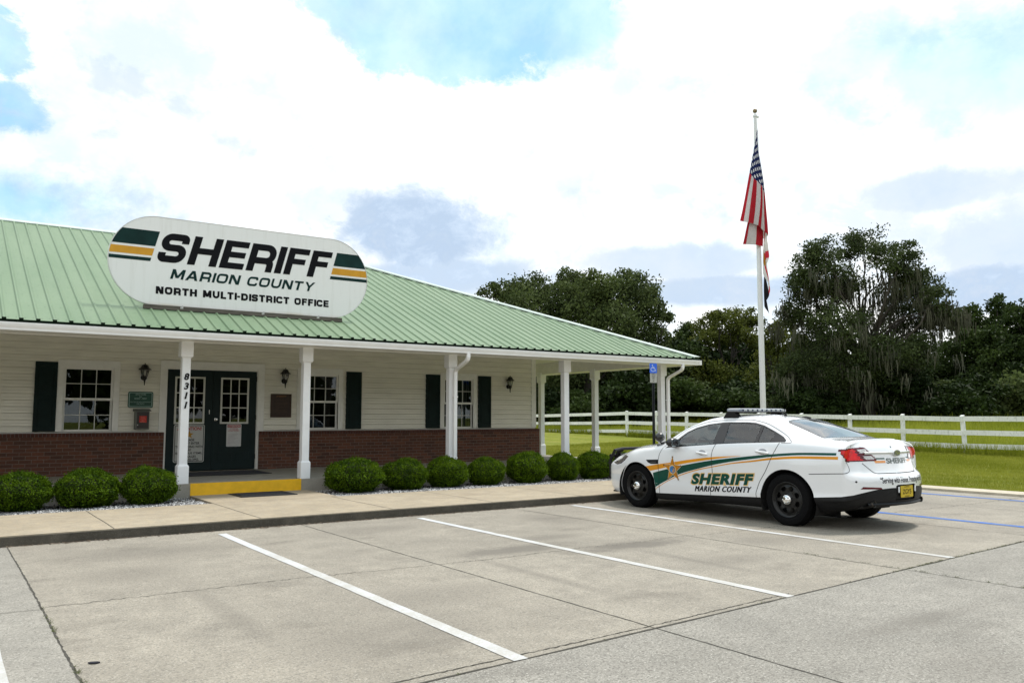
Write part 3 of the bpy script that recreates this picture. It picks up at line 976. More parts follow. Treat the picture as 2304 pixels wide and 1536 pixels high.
# corner end plate
mb.box(15.951, 16.022, 14.551, 14.604, 2.803, 2.919)
bpart(mb, 'gutter', gutm)
for x, yb in ((9.03, 15.105), (15.37, 15.105)):
    mb = MB()
    yb = 15.118
    mb.rtube([(x, 14.598, 2.815), (x, 14.598, 2.72), (x, 14.615, 2.68), (x, 14.66, 2.645), (x, yb - .07, 2.50), (x, yb - .02, 2.465), (x, yb, 2.42), (x, yb, .16), (x, yb - .05, .11), (x, yb - .16, .085)], .075, .055)
    for zz in (.62, 1.9): mb.box(x - .055, x + .055, yb - .03, yb + .036, zz, zz + .022)
    bpart(mb, 'downspout', gutm)

# ------------------------------------------------------------------ wide stroke lettering for the roof sign
def round_path(pts, rad, n=6):
    out = [pts[0]]
    for i in range(1, len(pts) - 1):
        p, a, b_ = Vector(pts[i]), Vector(pts[i - 1]), Vector(pts[i + 1])
        r_ = rad[i] if isinstance(rad, (list, tuple)) else rad
        if r_ <= 0: out.append(tuple(p)); continue
        da, db = (a - p), (b_ - p)
        r_ = min(r_, da.length * .499, db.length * .499)
        s0, s1 = p + da.normalized() * r_, p + db.normalized() * r_
        cc = s0 + s1 - p
        for k in range(n + 1):
            th = k / n * PI / 2
            out.append(tuple(cc + (s0 - cc) * math.cos(th) + (s1 - cc) * math.sin(th)))
    out.append(pts[-1])
    return out


def stroke(pts, t):
    """polygon of a constant width stroke with mitred joins and butt ends"""
    P = [Vector(p) for p in pts]
    L, R = [], []
    for i, p in enumerate(P):
        d0 = (p - P[i - 1]).normalized() if i else None
        d1 = (P[i + 1] - p).normalized() if i < len(P) - 1 else None
        d0 = d0 or d1; d1 = d1 or d0
        m_ = (d0 + d1).normalized()
        nn_ = Vector((-m_.y, m_.x)) / max(.35, m_.dot(d0)) * (t / 2)
        L.append(p + nn_); R.append(p - nn_)
    return [tuple(q) for q in L], [tuple(q) for q in R]


def glyph(ch, w, t, th):
    """list of quad strips [(left pts, right pts)] in a box w wide and 1 high; t stem, th bar thickness"""
    h, b = t / 2, th / 2
    out = []
    P = lambda pts, rad, tt=None: out.append(stroke(round_path(pts, rad), tt or (t + th) / 2))
    box = lambda x0, x1, y0, y1: out.append(([(x0, y0), (x0, y1)], [(x1, y0), (x1, y1)]))
    dg = lambda xa, xb, ww, y0=0, y1=1: out.append(([(xa, y0), (xb, y1)], [(xa + ww, y0), (xb + ww, y1)]))
    r = .26
    h2 = (t + th) / 4
    if ch == 'S': P([(w - h2, .68), (w - h2, 1 - h2), (h2, 1 - h2), (h2, .51), (w - h2, .51), (w - h2, h2), (h2, h2), (h2, .33)], [0, .24, .24, .24, .24, .24, .24, 0])
    elif ch == 'H': box(0, t, 0, 1); box(w - t, w, 0, 1); box(t * .9, w - t * .9, .5 - b, .5 + b)
    elif ch in 'EF':
        box(0, t, 0, 1); box(t * .9, w, 1 - th, 1); box(t * .9, w * (.95 if ch == 'E' else .90), .5 - b * .9, .5 + b)
        if ch == 'E': box(t * .9, w, 0, th)
    elif ch == 'L': box(0, t, 0, 1); box(t * .9, w, 0, th)
    elif ch == 'I': box(0, t, 0, 1)
    elif ch == 'T': box(0, w, 1 - th, 1); box(w / 2 - h, w / 2 + h, 0, 1 - th * .9)
    elif ch == 'R':
        box(0, t, 0, 1)
        P([(t * .8, 1 - h2), (w - h2, 1 - h2), (w - h2, .40), (t * .8, .40)], [0, .26, .22, 0])
        P([(w * .45, .40), (w - h2 * 1.15, .40), (w - h2 * 1.15, 0)], [0, .16, 0])
    elif ch == 'D':
        box(0, t, 0, 1)
        P([(t * .8, 1 - h2), (w - h2, 1 - h2), (w - h2, h2), (t * .8, h2)], [0, .32, .32, 0])
    elif ch == 'O': P([(w / 2, 1 - h2), (h2, 1 - h2), (h2, h2), (w - h2, h2), (w - h2, 1 - h2), (w / 2, 1 - h2)], [0, r, r, r, r, 0])
    elif ch == 'C': P([(w - h2, .66), (w - h2, 1 - h2), (h2, 1 - h2), (h2, h2), (w - h2, h2), (w - h2, .34)], [0, r, r, r, r, 0])
    elif ch == 'U': P([(h2, 1), (h2, h2), (w - h2, h2), (w - h2, 1)], [0, .3, .3, 0])
    elif ch == 'M':
        box(0, t, 0, 1); box(w - t, w, 0, 1)
        dg(w / 2 - t * .55, t * .02, t * 1.1, .12, 1); dg(w / 2 - t * .55, w - t * 1.12, t * 1.1, .12, 1)
    elif ch == 'N': box(0, t, 0, 1); box(w - t, w, 0, 1); dg(w - t * 1.25, 0, t * 1.25)
    elif ch == 'A': dg(0, w / 2 - t * .6, t * 1.1); dg(w - t * 1.1, w / 2 - t * .5, t * 1.1); box(w * .2, w * .8, .2, .2 + th)
    elif ch == 'Y': box(w / 2 - h, w / 2 + h, 0, .48); dg(w / 2 - h, 0, t * 1.05, .42, 1); dg(w / 2 - h * 1.1, w - t * 1.05, t * 1.05, .42, 1)
    elif ch == '-': box(0, w, .36, .36 + th)
    return out


def sign_text(mb, items, H, t, th, x0, z0, yface, shear, d=.004):
    """items: (character, offset from x0, width) in metres"""
    k = 0
    for ch, ox, w in items:
        for Lp, Rp in glyph(ch, w / H, t, th):
            k += 1
            y = yface - d - .00025 * (k % 9)
            f = lambda q, yy: (x0 + ox + q[0] * H + shear * q[1] * H, yy, z0 + q[1] * H)
            n = len(Lp)
            vs = [f(q, y) for q in Lp] + [f(q, y) for q in Rp] + [f(q, yface - .0005) for q in Lp] + [f(q, yface - .0005) for q in Rp]
            fs = []
            for i in range(n - 1):
                fs += [(i, i + 1, n + i + 1, n + i), (i, 2 * n + i, 2 * n + i + 1, i + 1), (n + i, n + i + 1, 3 * n + i + 1, 3 * n + i)]
            fs += [(0, n, 3 * n, 2 * n), (n - 1, 3 * n - 1, 4 * n - 1, 2 * n - 1)]
            mb.add(vs, fs)


def layout(s, H, wd, gap, total=None, space=.6):
    out, x = [], 0
    for ch in s:
        if ch == ' ': x += space * H; continue
        w = wd.get(ch, .85) * H
        out.append([ch, x, w]); x += w + gap * H
    x -= gap * H
    k = (total / x) if total else 1
    return [(c_, o * k, w * (k if c_ != 'I' else 1)) for c_, o, w in out]


YS = 15.62
sgn = thing('roof_sign', 'big white pill shaped sheriff sign standing on the green roof', 'sign', (4.75, 15.64, 3.40))
signw = bpy.data.materials.new('sign_white')
signw.use_nodes = True
t = NT(signw.node_tree); p = signw.node_tree.nodes['Principled BSDF']
v = t.n('ShaderNodeTexCoord').outputs['Object']
stx = t.noise(t.n('ShaderNodeMapping', i={0: v, 3: (5, 1, .5)}).outputs[0], 2.2, 6, .65)
c = t.mix(t.mr(stx, .50, .80, 0, .5), (.82, .82, .81, 1), (.66, .655, .62, 1))
gz_ = t.n('ShaderNodeSeparateXYZ', i={0: v}).outputs[2]
c = t.mix(t.m('MULTIPLY', t.mr(gz_, .13, .06), t.mr(t.noise(v, 1.7, 4), .45, .65, .1, .8)), c, (.58, .50, .33, 1))
signw.node_tree.links.new(c, p.inputs['Base Color']); p.inputs['Roughness'].default_value = .4
cx, zc, hw, hh = 4.7475, 4.271, 2.4375, .794
pill = [(cx + (hw - hh) * sx + hh * math.cos(a), zc + hh * math.sin(a)) for sx, a0 in ((1, -90), (-1, 90)) for a in [math.radians(a0 + 180 * k / 32) for k in range(33)]]
mb = MB(); mb.prism(pill, 1, YS, YS + .05)
shift(mb.build('face_panel', signw), sgn)
mb = MB()
n = len(pill)
pi2 = [(cx + (q[0] - cx) * 1.004 , zc + (q[1] - zc) * 1.009) for q in pill]
vs = [(q[0], YS - .006, q[1]) for q in pi2] + [(q[0], YS + .055, q[1]) for q in pi2] + [(q[0], YS - .006, q[1]) for q in pill]
mb.add(vs, [(i, (i + 1) % n, n + (i + 1) % n, n + i) for i in range(n)] + [(i, (i + 1) % n, 2 * n + (i + 1) % n, 2 * n + i) for i in range(n)])
shift(mb.build('edge_trim', M('sign_edge', (.62, .62, .60), .4)), sgn)
sg = M('sign_green', (.008, .030, .028), .5, .25, 3, spec=.1)
so = M('sign_gold', (.62, .31, .035), .5, .12, 3, spec=.15)
sk = M('sign_black', (.006, .006, .008), .5, .2, 5, spec=.1)


def inpill(x, z): return cx - (hw - hh) - math.sqrt(max(0, hh * hh - (z - zc) ** 2)), cx + (hw - hh) + math.sqrt(max(0, hh * hh - (z - zc) ** 2))


def stripe(z0, z1, sh0, side, m):
    zs = np.linspace(z0, z1, 9)
    xl = lambda z: sh0 + .262 * (z - 4.25)
    if side < 0: poly = [(inpill(0, z)[0] + .004, z) for z in zs] + [(xl(z), z) for z in zs[::-1]]
    else: poly = [(xl(z), z) for z in zs] + [(inpill(0, z)[1] - .004, z) for z in zs[::-1]]
    mb = MB(); mb.plate(poly, 0, .003, lambda u, v, w: (u, YS - w, v))
    shift(mb.build('stripe', m), sgn)


for z0, z1, m in ((4.525, 4.80, sg), (4.35, 4.483, so), (4.249, 4.311, sg)):
    stripe(z0, z1, 2.992, -1, m)
    stripe(z0, z1, 6.375, 1, m)
mb = MB()
H = .537
sign_text(mb, [('S', -.015, .465), ('H', .519, .515), ('E', 1.087, .44), ('R', 1.584, .50), ('I', 2.129, .12), ('F', 2.313, .415), ('F', 2.79, .405)], H, .25, .215, 3.095, 4.258, YS, .262)
shift(mb.build('lettering', sk), sgn)
wd = dict(M=1.28, A=1.22, R=1.08, I=.2, O=1.14, N=1.1, C=1.1, U=1.08, T=1.0, Y=1.15)
def sign_line(s, items, *a):
    i = 0
    for wrd in s.split(' '):
        mb = MB(); sign_text(mb, items[i:i + len(wrd)], *a); i += len(wrd)
        yield mb


for mb in sign_line('MARION COUNTY', layout('MARION COUNTY', .181, wd, .20, 2.69, .62), .181, .245, .20, 3.335, 3.966, YS, .26): shift(mb.build('lettering', sg), sgn)
mb = MB()
wd = dict(N=1.1, O=1.1, R=1.05, T=.95, H=1.05, M=1.28, U=1.05, L=.85, I=.23, D=1.08, S=1.02, C=1.05, F=.88, E=.9)
wd['-'] = .42
items = layout('NORTH MULTI-DISTRICT OFFICE', .134, wd, .19, 3.255, .72)
for mb in sign_line('NORTH MULTI-DISTRICT OFFICE', items, .134, .31, .25, 3.103, 3.676, YS, 0): shift(mb.build('lettering', sk), sgn)
woodd = M('weathered_timber', (.115, .10, .085), .9, .4, 3, stretch=(1, 6, 12), bump=.4, bscale=20)
mb = MB()
mb.bbox(2.91, 6.64, YS - .045, YS + .045, 3.392, 3.474, .006)
shift(mb.build('base_rail', woodd), sgn)
for x in (3.4, 4.75, 6.1):
    mb = MB()
    mb.box(x - .04, x + .04, YS + .055, YS + .135, rz(YS + .1) - .03, 4.7)
    mb.add([(x - .03, YS + .13, 4.55), (x + .03, YS + .13, 4.55), (x + .03, YS + .17, 4.5), (x - .03, YS + .17, 4.5), (x - .03, YS + 1.6, rz(YS + 1.6)), (x + .03, YS + 1.6, rz(YS + 1.6)), (x + .03, YS + 1.64, rz(YS + 1.6) - .03), (x - .03, YS + 1.64, rz(YS + 1.6) - .03)],
           [(0, 1, 5, 4), (2, 3, 7, 6), (0, 4, 7, 3), (1, 2, 6, 5)])
    shift(mb.build('brace', woodd), sgn)
for x in (3.52, 5.0, 6.1):
    mb = MB(); mb.box(x, x + .05, YS - .053, YS - .045, 3.43, 3.46); mb.box(x + .02, x + .05, YS - .058, YS - .0535, 3.452, 3.485)
    shift(mb.build('clip', M('zinc', (.5, .5, .48), .4, metal=.8)), sgn)

# ------------------------------------------------------------------ wall lanterns
black = M('lantern_black', (.008, .008, .008), .35, .3, 10)
lglass = glassmat('lantern_glass', (.75, .76, .74), .05)


def lantern():
    """mount on the wall plane y = 0, lantern centred at x = 0, top of roof at z = .47"""
    root = thing('wall_lantern', 'x', 'lantern')
    mb = MB()
    mb.lathe([(0, -.03), (.05, -.03), (.06, -.012), (.06, 0)], 16, (-.0, 0, .17), 'y')
    mb.tube([(0, -.02, .17), (0, -.07, .15), (0, -.105, .12), (0, -.105, .165)], .014, 8)
    mb.lathe([(0, .0), (.010, .02), (.012, .06), (.022, .115), (.040, .135), (.050, .165), (.048, .178), (.0, .18)], 12, (0, -.105, 0))
    mb.build('bracket', black, root, True)
    mb = MB()
    mb.lathe([(.052, .182), (.055, .195), (.046, .20)], 6, (0, -.105, 0))
    mb.lathe([(.125, .325), (.128, .338), (.085, .37), (.070, .40), (.052, .428), (.02, .44), (.0, .441)], 6, (0, -.105, 0))
    mb.lathe([(.0, .325), (.125, .325)], 6, (0, -.105, 0))
    mb.lathe([(.0, .44), (.012, .447), (.014, .456), (.006, .466), (0, .47)], 8, (0, -.105, 0))
    for k in range(6):
        a = 2 * PI * k / 6
        mb.tube([(.052 * math.cos(a), -.105 + .052 * math.sin(a), .19), (.086 * math.cos(a), -.105 + .086 * math.sin(a), .33)], .005, 5)
    mb.build('cage', black, root)
    mb = MB(); mb.lathe([(.047, .192), (.081, .328)], 6, (0, -.105, 0))
    mb.build('glass', lglass, root)
    mb = MB(); mb.lathe([(0, .19), (.012, .195), (.012, .25), (.016, .27), (.010, .30), (0, .31)], 10, (0, -.105, 0))
    mb.build('bulb', M('bulb', (.75, .74, .68), .3), root, True)
    mb = MB(); mb.bbox(-.075, .075, -.006, .014, .08, .27, .004)
    mb.build('back_plate', trimw, root)
    return root


L0 = lantern()
for i, (x, l) in enumerate(((3.525, 'black wall lantern above the green office hours sign'), (6.525, 'black wall lantern above the brown bronze plaque'), (12.78, 'black wall lantern on bare siding near the building corner, right of the last shutter'))):
    o = L0 if i == 0 else copy_tree(L0)
    o.location = (x, YW - .026, 2.135)
    lab(o, l, 'lantern', 'black lanterns on the front wall')

# ------------------------------------------------------------------ signs on the wall and the doors
def signboard(name, label, cat, x0, x1, y, z0, z1, r, m, thick=.006):
    root = thing(name, label, cat, ((x0 + x1) / 2, y, z0))
    mb = MB(); mb.plate(rrect(x0, x1, z0, z1, r), 0, thick, lambda u, v, w: (u, y - w, v))
    shift(mb.build('plate', m), root)
    return root


def border(root, x0, x1, y, z0, z1, r, w, m, name='border'):
    a, b_ = rrect(x0, x1, z0, z1, r), rrect(x0 + w, x1 - w, z0 + w, z1 - w, max(r - w, .002))
    n = len(a)
    mb = MB()
    mb.add([(q[0], y, q[1]) for q in a] + [(q[0], y, q[1]) for q in b_], [(i, (i + 1) % n, n + (i + 1) % n, n + i) for i in range(n)])
    shift(mb.build(name, m), root)


def wtext(root, body, x, z, y, m, width=None, height=None, bold=.01, shear=0, name='lettering', roty=0):
    v, f = text_mesh(body, bold=bold, shear=shear, width=width, height=height)
    mb = MB(); mb.add([(x + q[0], y, z + q[1]) for q in v], f)
    o = shift(mb.build(name, m, norm=False), root)
    return o


hoursm = M('hours_green', (.004, .065, .04), .4, .2, 4)
pale = M('pale_lettering', (.35, .48, .44), .5, .1, 5)
sb = signboard('hours_sign', 'green office hours sign with white border, mounted above the grey drop box', 'sign', 3.238, 3.724, YW - .036, 1.675, 2.010, .035, hoursm)
border(sb, 3.256, 3.706, YW - .0435, 1.693, 1.992, .028, .012, pale)
for body, z, w, h in (('OFFICE HOURS', 1.952, .20, .036), ('8-5', 1.905, .05, .03), ('MONDAY  -  FRIDAY', 1.865, .24, .034), ('After Hours, Emergency and Information', 1.795, .40, .026), ('CALL 732-9111', 1.757, .145, .026)):
    wtext(sb, body, 3.48, z, YW - .0432, pale, w, h)
# drop box
bx = thing('drop_box', 'grey metal night drop box with red notice, hanging under the green sign', 'drop box', (3.495, YW, 1.23))
grym = M('box_grey', (.13, .135, .12), .5, .2, 6)
mb = MB(); mb.bbox(3.37, 3.64, YW - .17, YW - .02, 1.23, 1.60, .006)
shift(mb.build('body', grym), bx)
mb = MB(); mb.bbox(3.40, 3.625, YW - .178, YW - .1705, 1.255, 1.585, .003)
shift(mb.build('door', M('box_door', (.030, .022, .022), .35, .3, 6)), bx)
mb = MB(); mb.prism([(YW - .21, 1.605), (YW - .21, 1.618), (YW - .02, 1.655), (YW - .02, 1.603)], 0, 3.345, 3.665)
shift(mb.build('lid', grym), bx)
mb = MB(); mb.box(3.445, 3.585, YW - .182, YW - .1785, 1.37, 1.505)
shift(mb.build('notice', M('notice_red', (.50, .025, .015), .5)), bx)
for body, z, w in (('NOTICE', 1.486, .085), ('THIS BOX', 1.459, .09), ('IS NOT FOR', 1.433, .10), ('MAIL', 1.409, .05), ('EMERGENCY', 1.384, .105)):
    wtext(bx, body, 3.515, z, YW - .1825, M('notice_pale', (.72, .25, .18), .5), w, .015)
mb = MB(); mb.box(3.408, 3.425, YW - .184, YW - .1785, 1.31, 1.33)
shift(mb.build('latch', M('zinc', (.5, .5, .48), .4, metal=.8)), bx)
# plaque
bz = M('bronze', (.035, .020, .014), .4, .3, 8, metal=.4)
pq = signboard('plaque', 'dark bronze plaque with faint gold lettering on the siding right of the doors', 'plaque', 6.225, 6.711, YW - .034, 1.474, 2.010, .006, bz, .012)
border(pq, 6.225, 6.711, YW - .0465, 1.474, 2.010, .006, .014, M('bronze_rim', (.07, .042, .025), .35, metal=.6), 'rim')
gl = M('plaque_gold', (.22, .10, .035), .4, metal=.5)
wtext(pq, 'SHERIFF', 6.468, 1.955, YW - .0467, gl, .24, .032, shear=.25)
for z, w in ((1.86, .22), (1.80, .30), (1.77, .26), (1.70, .12), (1.63, .2), (1.60, .28)):
    mb = MB(); mb.box(6.468 - w / 2, 6.468 + w / 2, YW - .0475, YW - .0462, z, z + .009)
    shift(mb.build('raised_line', M('plaque_line', (.060, .034, .022), .4, metal=.5)), pq)
# notice on left door, half hidden by the column
yd = YW + .018
al = M('sign_aluminium', (.46, .465, .44), .5, .08, 4)
na = signboard('door_notice', 'large white warning board with black border on the left door, behind the column', 'sign', 4.172, 4.808, yd - .004, .515, 1.322, .04, al)
border(na, 4.190, 4.790, yd - .0115, .533, 1.304, .032, .012, sk)
redm = M('sign_red', (.36, .015, .02), .5, .1)
ytx = yd - .0113
wtext(na, 'ATTENTION!', 4.49, 1.235, ytx, redm, .50, .075, .03)
for body, z, w in (('PLEASE', .995, .215), ('DO NOT ENTER', .922, .43), ('THIS BUILDING WITH', .848, .56), ('ANY', .779, .10), ('SUSPICIOUS ITEMS,', .708, .55), ('PACKAGES', .641, .30), ('OR ENVELOPES.', .574, .43)):
    wtext(na, body, 4.49, z, ytx, sk, w, .052, .02)


def star_poly(cx_, cz, R, rin=.40, rot=PI / 2):
    return [(cx_ + (R if k % 2 == 0 else R * rin) * math.cos(rot + PI * k / 5), cz + (R if k % 2 == 0 else R * rin) * math.sin(rot + PI * k / 5)) for k in range(10)]


mb = MB(); mb.plate(star_poly(4.49, 1.105, .095), 0, .001, lambda u, v, w: (u, ytx - w, v))
shift(mb.build('star_emblem', M('star_gold', (.42, .22, .03), .5)), na)
nb = signboard('door_notice', 'small white notice with red heading hanging on the right door under its window', 'sign', 5.275, 5.597, yd - .004, .835, 1.326, .02, M('notice_white', (.55, .55, .54), .5))
mb = MB(); mb.box(5.293, 5.580, yd - .0108, yd - .0101, 1.255, 1.31)
shift(mb.build('heading_band', redm), nb)
wtext(nb, 'ATTENTION', 5.436, 1.282, yd - .0112, M('notice_white', (.55, .55, .54), .5), .26, .035, .03)
for body, z, w in (('NO WEAPONS', 1.232, .17), ('OR FIREARMS', 1.205, .20), ('BEYOND THIS POINT', 1.178, .24)):
    wtext(nb, body, 5.436, z, yd - .0112, redm, w, .019, .02)
for k in range(8):
    mb = MB(); w = .22 - .05 * (k % 3); mb.box(5.31, 5.31 + w, yd - .0108, yd - .0102, 1.10 - k * .027, 1.106 - k * .027)
    shift(mb.build('text_line', M('notice_line', (.36, .33, .34), .6)), nb)
# house number on the column
hn = thing('house_number', 'black metal house numbers 8311 running down the white column left of the step', 'house number', (3.575, 15.192, 1.9))
for k, d in enumerate('8311'):
    v, f = text_mesh(d, bold=.032, shear=.2, height=.12)
    if d == '1': v[:, 0] *= 1.1
    mb = MB(); zc2 = 2.19 - k * .166
    mb.add([(3.583 + q[0], 15.184, zc2 + q[1]) for q in v], f)
    o = mb.build('digit', sk, norm=False)
    sm = o.modifiers.new('thickness', 'SOLIDIFY'); sm.thickness = .008; sm.offset = 0
    shift(o, hn)
# mats
matm = M('rubber_mat', (.035, .036, .042), .9, .3, 40, bump=.6, bscale=120)


def floor_mat(label, x0, x1, y0, y1, z, sk_=0.0):
    root = thing('door_mat', label, 'mat', ((x0 + x1) / 2, (y0 + y1) / 2, z), 0, 'black mats at the entrance')
    mb = MB(); mb.bbox(x0, x1, y0, y1, z, z + .012, .004)
    shift(mb.build('rubber_border', M('mat_edge', (.018, .018, .02), .6)), root)
    mb = MB()
    n = 26
    for k in range(n):
        y = y0 + .05 + (y1 - y0 - .1) * k / n
        mb.box(x0 + .05, x1 - .05, y, y + (y1 - y0 - .1) / n * .6, z + .0122, z + .017)
    shift(mb.build('ribbed_pile', matm), root)


floor_mat('black door mat lying on the porch in front of the double doors', 3.95, 5.75, 16.95, 18.1, PZ + .002)
floor_mat('black rubber mat lying on the pavement below the yellow step', 4.33, 5.32, 14.3, 15.08, zw + .001)

# ------------------------------------------------------------------ parking sign on its post
ps = thing('parking_sign', 'blue wheelchair parking sign with white plate on a dark steel post by the corner column', 'sign', (14.2, 14.35, .09))
gp = M('post_steel', (.05, .055, .065), .4, .2, 5, metal=.6)
mb = MB()
x0, y0 = 14.08, 14.36
mb.prism([(x0 - .036, y0 - .03), (x0 - .036, y0 - .024), (x0 - .024, y0 - .024), (x0 - .018, y0 + .01), (x0 + .018, y0 + .01), (x0 + .024, y0 - .024), (x0 + .036, y0 - .024), (x0 + .036, y0 - .03), (x0 + .021, y0 - .03), (x0 + .013, y0 + .004), (x0 - .013, y0 + .004), (x0 - .021, y0 - .03)], 2, .07, 2.60)
shift(mb.build('post', gp), ps)
mb = MB(); mb.plate(rrect(x0 - .122, x0 + .122, 2.532, 2.765, .024), 0, .004, lambda u, v, w: (u, y0 - .032 - w, v))
shift(mb.build('symbol_plate', M('access_blue', (.025, .13, .72), .4, .06)), ps)
mb = MB(); mb.plate(rrect(x0 - .112, x0 + .112, 2.30, 2.525, .016), 0, .004, lambda u, v, w: (u, y0 - .032 - w, v))
shift(mb.build('text_plate', M('plate_white', (.40, .40, .37), .5, .06)), ps)
yf = y0 - .0375
whs = M('symbol_white', (.55, .63, .75), .5, .05)
mb = MB()
def seg(pts, w):
    L_, R_ = stroke(pts, w); n_ = len(L_)
    mb.add([(q[0] + x0, yf - .0003 * len(mb.f) / 40, q[1] * .8 + 2.648) for q in L_] + [(q[0] + x0, yf - .0003 * len(mb.f) / 40, q[1] * .8 + 2.648) for q in R_], [(i, i + 1, n_ + i + 1, n_ + i) for i in range(n_ - 1)])
seg([(-.012 + .072 * math.cos(a), -.035 + .06 * math.sin(a)) for a in np.linspace(math.radians(120), math.radians(345), 16)], .016)
seg([(-.025, .06), (-.018, .0), (.04, .0), (.07, -.075), (.09, -.068)], .018)
seg([(-.022, .035), (.03, .03)], .016)
seg([(-.03 + .010 * math.cos(a), .09 + .010 * math.sin(a)) for a in np.linspace(0, 6.28, 12)], .02)
shift(mb.build('wheelchair_symbol', whs, norm=False), ps)
for body, z, w in (('PARKING BY', 2.50, .13), ('DISABLED', 2.45, .105), ('PERMIT', 2.40, .075), ('ONLY', 2.345, .05)):
    wtext(ps, body, x0, z, yf, sk, w, .027, .02)

# ------------------------------------------------------------------ flagpole and flags
FX, FY, FZ = 18.05, 14.28, .05
fp = thing('flagpole', 'tall white tapering flagpole with a bronze ball on top, rising behind the car', 'flagpole', (FX, FY, FZ))
mb = MB()
mb.lathe([(0, 0), (.075, 0), (.0745, 1.5), (.072, 3.5), (.062, 6), (.050, 8.3), (.042, 9.62), (.0, 9.621)], 20)
mb.build('pole', M('pole_white', (.66, .67, .68), .35, .05, 2), fp, True)
mb = MB(); mb.lathe([(.12, 0), (.12, .02), (.08, .06), (.076, .07)], 20); mb.build('base_collar', M('zinc', (.5, .5, .48), .4, metal=.8), fp, True)
mb = MB(); mb.lathe([(0, 9.625), (.055, 9.625), (.055, 9.68), (.02, 9.685), (.015, 9.75)], 14); mb.box(.02, .14, -.02, .02, 9.635, 9.67)
mb.build('truck', M('pole_white', (.66, .67, .68), .35, .05, 2), fp)
mb = MB(); mb.ball((0, 0, 9.80), .062, 16); mb.build('ball_finial', M('bronze_ball', (.22, .17, .10), .35, .15, 10, metal=.5), fp, True)
mb = MB(); mb.tube([(.115, 0, 9.64), (.092, .01, 7), (.10, .01, 4), (.10, .005, 1.3)], .005, 5); mb.build('halyard', M('rope', (.6, .6, .57), .8), fp)
# cloth frame: a = to the right as seen from the lot, n = towards the lot
A_ = Vector((math.cos(YAW), -math.sin(YAW), 0)); N_ = Vector((-math.sin(YAW), -math.cos(YAW), 0))


def flag(name, label, ztop, fn, ns, nt, mat):
    root_loc = (FX, FY, ztop)
    vs, uvs, fs = [], [], []
    for i in range(ns + 1):
        for j in range(nt + 1):
            s_, t_ = i / ns, j / nt
            a, n_, z_ = fn(s_, t_)
            vs.append(A_ * a + N_ * n_ + Vector((0, 0, z_)))
            uvs.append((t_, s_))
    for i in range(ns):
        for j in range(nt):
            fs.append((i * (nt + 1) + j, i * (nt + 1) + j + 1, (i + 1) * (nt + 1) + j + 1, (i + 1) * (nt + 1) + j))
    o = mesh(name, vs, fs, mat, smooth=True, loc=root_loc)
    uv = o.data.uv_layers.new(name='uv')
    for l in o.data.loops: uv.data[l.index].uv = uvs[l.vertex_index]
    return lab(o, label, 'flag')


def clothmat(name, builder):
    m = bpy.data.materials.new(name)
    m.use_nodes = True
    m.node_tree.nodes.clear()
    t = NT(m.node_tree)
    uv = t.n('ShaderNodeUVMap', uv_map='uv')
    sp = t.n('ShaderNodeSeparateXYZ', i={0: uv.outputs[0]})
    c = builder(t, sp.outputs[0], sp.outputs[1])
    n = t.noise(t.n('ShaderNodeTexCoord').outputs['Object'], 9, 4)
    c = t.mix(t.mr(n, .3, .8, 0, .2), c, (.1, .1, .1, 1))
    d = t.n('ShaderNodeBsdfDiffuse', i={0: c}); tr = t.n('ShaderNodeBsdfTranslucent', i={0: c})
    mx_ = t.n('ShaderNodeMixShader', i={0: .3, 1: d.outputs[0], 2: tr.outputs[0]})
    t.n('ShaderNodeOutputMaterial', i={0: mx_.outputs[0]})
    MATS[name] = m
    return m


def us(t, u, v):
    st = t.m('LESS_THAN', t.m('MODULO', t.m('MULTIPLY', v, 13.0), 2.0), 1.0)
    c = t.mix(st, (.60, .56, .56, 1), (.42, .016, .028, 1))
    can = t.m('MULTIPLY', t.m('LESS_THAN', u, .45), t.m('LESS_THAN', v, 7 / 13))
    gu = t.m('SUBTRACT', t.m('FRACT', t.m('MULTIPLY', u, 11 / .42 / 2)), .5); gv = t.m('SUBTRACT', t.m('FRACT', t.m('MULTIPLY', v, 9 * 13 / 7 / 2)), .5)
    gu2 = t.m('SUBTRACT', t.m('FRACT', t.m('ADD', t.m('MULTIPLY', u, 11 / .42 / 2), .5)), .5); gv2 = t.m('SUBTRACT', t.m('FRACT', t.m('ADD', t.m('MULTIPLY', v, 9 * 13 / 7 / 2), .5)), .5)
    d1 = t.m('ADD', t.m('MULTIPLY', t.m('MULTIPLY', gu, gu), 1.1), t.m('MULTIPLY', gv, gv)); d2 = t.m('ADD', t.m('MULTIPLY', t.m('MULTIPLY', gu2, gu2), 1.1), t.m('MULTIPLY', gv2, gv2))
    sr = t.m('LESS_THAN', t.m('MINIMUM', d1, d2), .045)
    blue_c = t.mix(sr, (.010, .018, .085, 1), (.66, .66, .70, 1))
    return t.mix(can, c, blue_c)


us_a = tab_l = None
def lerp_t(x, xs, ys): return float(np.interp(x, xs, ys))


def us_fn(s_, t_):
    # limp flag: hoist 1.52 m, fly 2.44 m, hanging in pleats from the upper hoist corner
    q = 1 - math.exp(-3.2 * t_)
    xs = (0, .16, .32, .54, .68, .82, .92, 1)
    a = lerp_t(s_, xs, (-.21, -.11, .03, .19, .05, -.17, -.02, .10)) * q * (1 + .9 * t_)
    n_ = lerp_t(s_, xs, (.04, .17, .22, .08, -.06, -.02, .10, .04)) * q + .05
    a += .022 * math.sin(17 * s_ + 4 * t_) * q - .16 * t_ ** 1.6
    n_ += .03 * math.sin(13 * s_ - 5 * t_ + 1) * q
    z_ = -1.45 * s_ * (1 - .10 * t_) - 2.58 * t_ ** .9 * (1 - .22 * s_) + .05 * math.sin(7 * s_ + 6 * t_) * t_
    return a + .04, n_, z_


